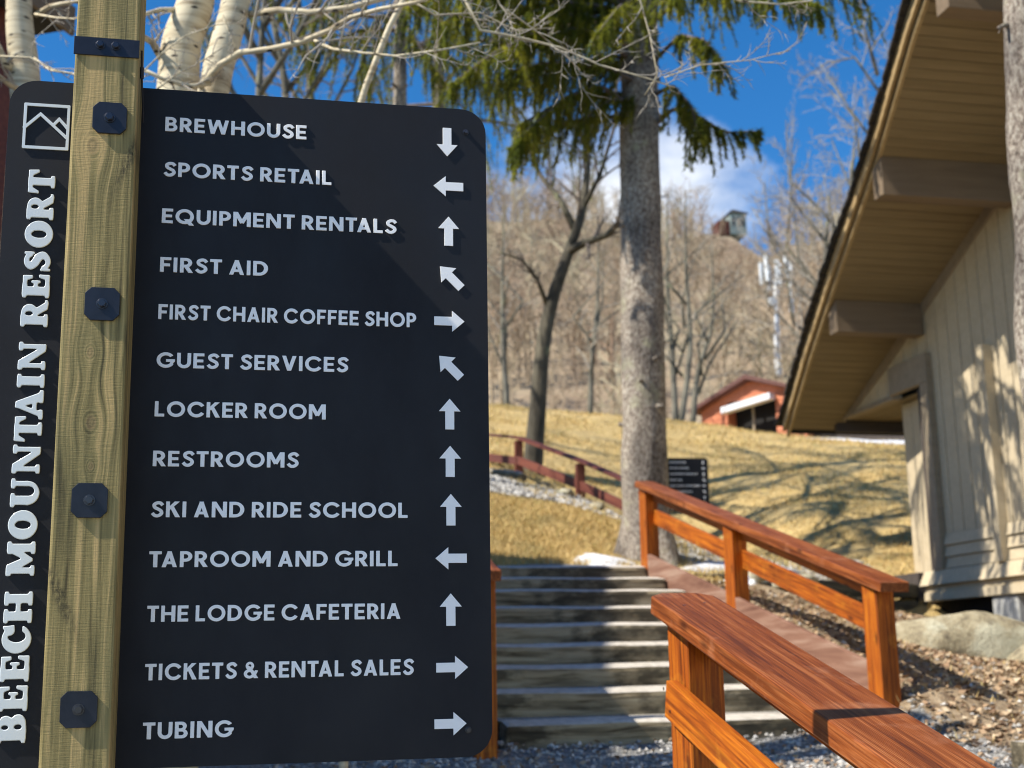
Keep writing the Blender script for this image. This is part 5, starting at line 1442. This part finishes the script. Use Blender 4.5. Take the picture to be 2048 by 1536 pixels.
m_ = MB(); m_.box(-.3, -.2, -4.6, .15, .2, -4.0); me = m_.mesh('equipment_box', .03); me.transform(Matrix.Translation(ct + Vector((-.35, 0, 2.6)))); link('equipment_box', me, tw, None, M_antenna)
m_ = MB(); m_.tube([ct + Vector((1.1, 0, -2.2)), ct + Vector((1.1, 0, .3))], [.07, .07], 6); m_.box(ct.x + .95, ct.y - .1, ct.z - 2.5, ct.x + 1.25, ct.y + .1, ct.z - 1.4); m_.build('lower_antenna', M_antenna, tw)

hp = at(1468, 474, D=189)
hp.z = float(hill(np.array([hp.x]), np.array([hp.y]))[0]) + 1.4
hh = empty('hilltop_house', hp, 'small grey-green house with a hipped roof on the crest of the wooded mountain', 'house')
m_ = MB(); m_.box(-1.8, -2.5, -2.5, 2.2, 2.5, 2.2); hw_ = m_.build('wall', mat('grey_green_siding', (.26, .33, .31), .8), hh, .03)
m_ = MB(); m_.add([(-2.3, -3, 2.2), (2.7, -3, 2.2), (2.7, 3, 2.2), (-2.3, 3, 2.2), (-.2, 0, 3.9), (.6, 0, 3.9)], [(0, 1, 5, 4), (2, 3, 4, 5), (1, 2, 5), (3, 0, 4), (3, 2, 1, 0)]); m_.build('roof', M_shingle, hh)
for wx in (-1.1, .2, 1.3):
    m_ = MB(); m_.box(wx - .3, -2.56, -.6, wx + .35, -2.505, 1.2); m_.build('window', M_glass, hh)
m_ = MB(); m_.box(-4.6, -2, -2.5, -1.85, 2, .6); m_.build('garage_wing', M_darkred, hh, .02)

hh.scale = (.62, .7, .7)
# ------------------------------------------------------------------ bare wood on the hillside: one mass
def protos(n):
    out = []
    for s in range(n):
        rg = random.Random(900 + s); m_ = MB(); H0 = rg.uniform(7, 11)
        tr_ = wiggle(Vector((0, 0, -.5)), Vector((0, 0, 1)), H0, 5, rg, .05)
        m_.tube(tr_, taper(6, .16, .03), 4, cap=False)
        for k in range(9):
            u = .2 + .08 * k; i = min(int(u * 5), 4); p = tr_[i].lerp(tr_[i + 1], u * 5 - i)
            a = rg.uniform(0, 6.28); d = Vector((math.cos(a), math.sin(a), rg.uniform(.5, 1.4)))
            q_ = wiggle(p, d, H0 * rg.uniform(.25, .45), 3, rg, .15, .05); m_.tube(q_, taper(4, .07, .03), 3, cap=False)
            for j in range(7):
                w_ = rg.uniform(.2, 1); i2 = min(int(w_ * 3), 2); p2 = q_[i2].lerp(q_[i2 + 1], w_ * 3 - i2)
                q2 = wiggle(p2, Vector((rg.gauss(0, 1), rg.gauss(0, 1), rg.uniform(.2, 1.3))), H0 * rg.uniform(.1, .22), 2, rg, .2, .05)
                m_.tube(q2, taper(3, .035, .018), 3, cap=False)
        out.append((np.array(m_.v), [f for f in m_.f]))
    return out
PR = protos(5)
rg = np.random.RandomState(77); VV, FF = [], []; off = 0; cnt = 0
while cnt < 900:
    az = rad(rg.uniform(3, 33) if cnt < 620 else rg.uniform(-16, 3)); D_ = 58 + 135 * rg.uniform(0, 1) ** .8
    x, y = D_ * math.sin(az), D_ * math.cos(az); z = float(hill(np.array([x]), np.array([y]))[0])
    v, f = PR[rg.randint(5)]; s = rg.uniform(.45, .95) * (1.1 if D_ > 150 else 1); a = rg.uniform(0, 6.28)
    if D_ < 75: s *= .6
    if abs(az - rad(22.2)) < rad(1.2) and D_ > 150: s *= .45
    R2 = np.array([[math.cos(a), -math.sin(a), 0], [math.sin(a), math.cos(a), 0], [0, 0, 1]])
    VV.append((v @ R2.T) * s + [x, y, z]); FF.extend([tuple(i + off for i in q_) for q_ in f]); off += len(v); cnt += 1
me = bpy.data.meshes.new('hillside_wood'); me.from_pydata(np.concatenate(VV).tolist(), [], FF)
o = link('hillside_wood', me, None, None, M_hilltw); tag(o, 'leafless grey-brown wood covering the mountain side', 'wood', kind='stuff')
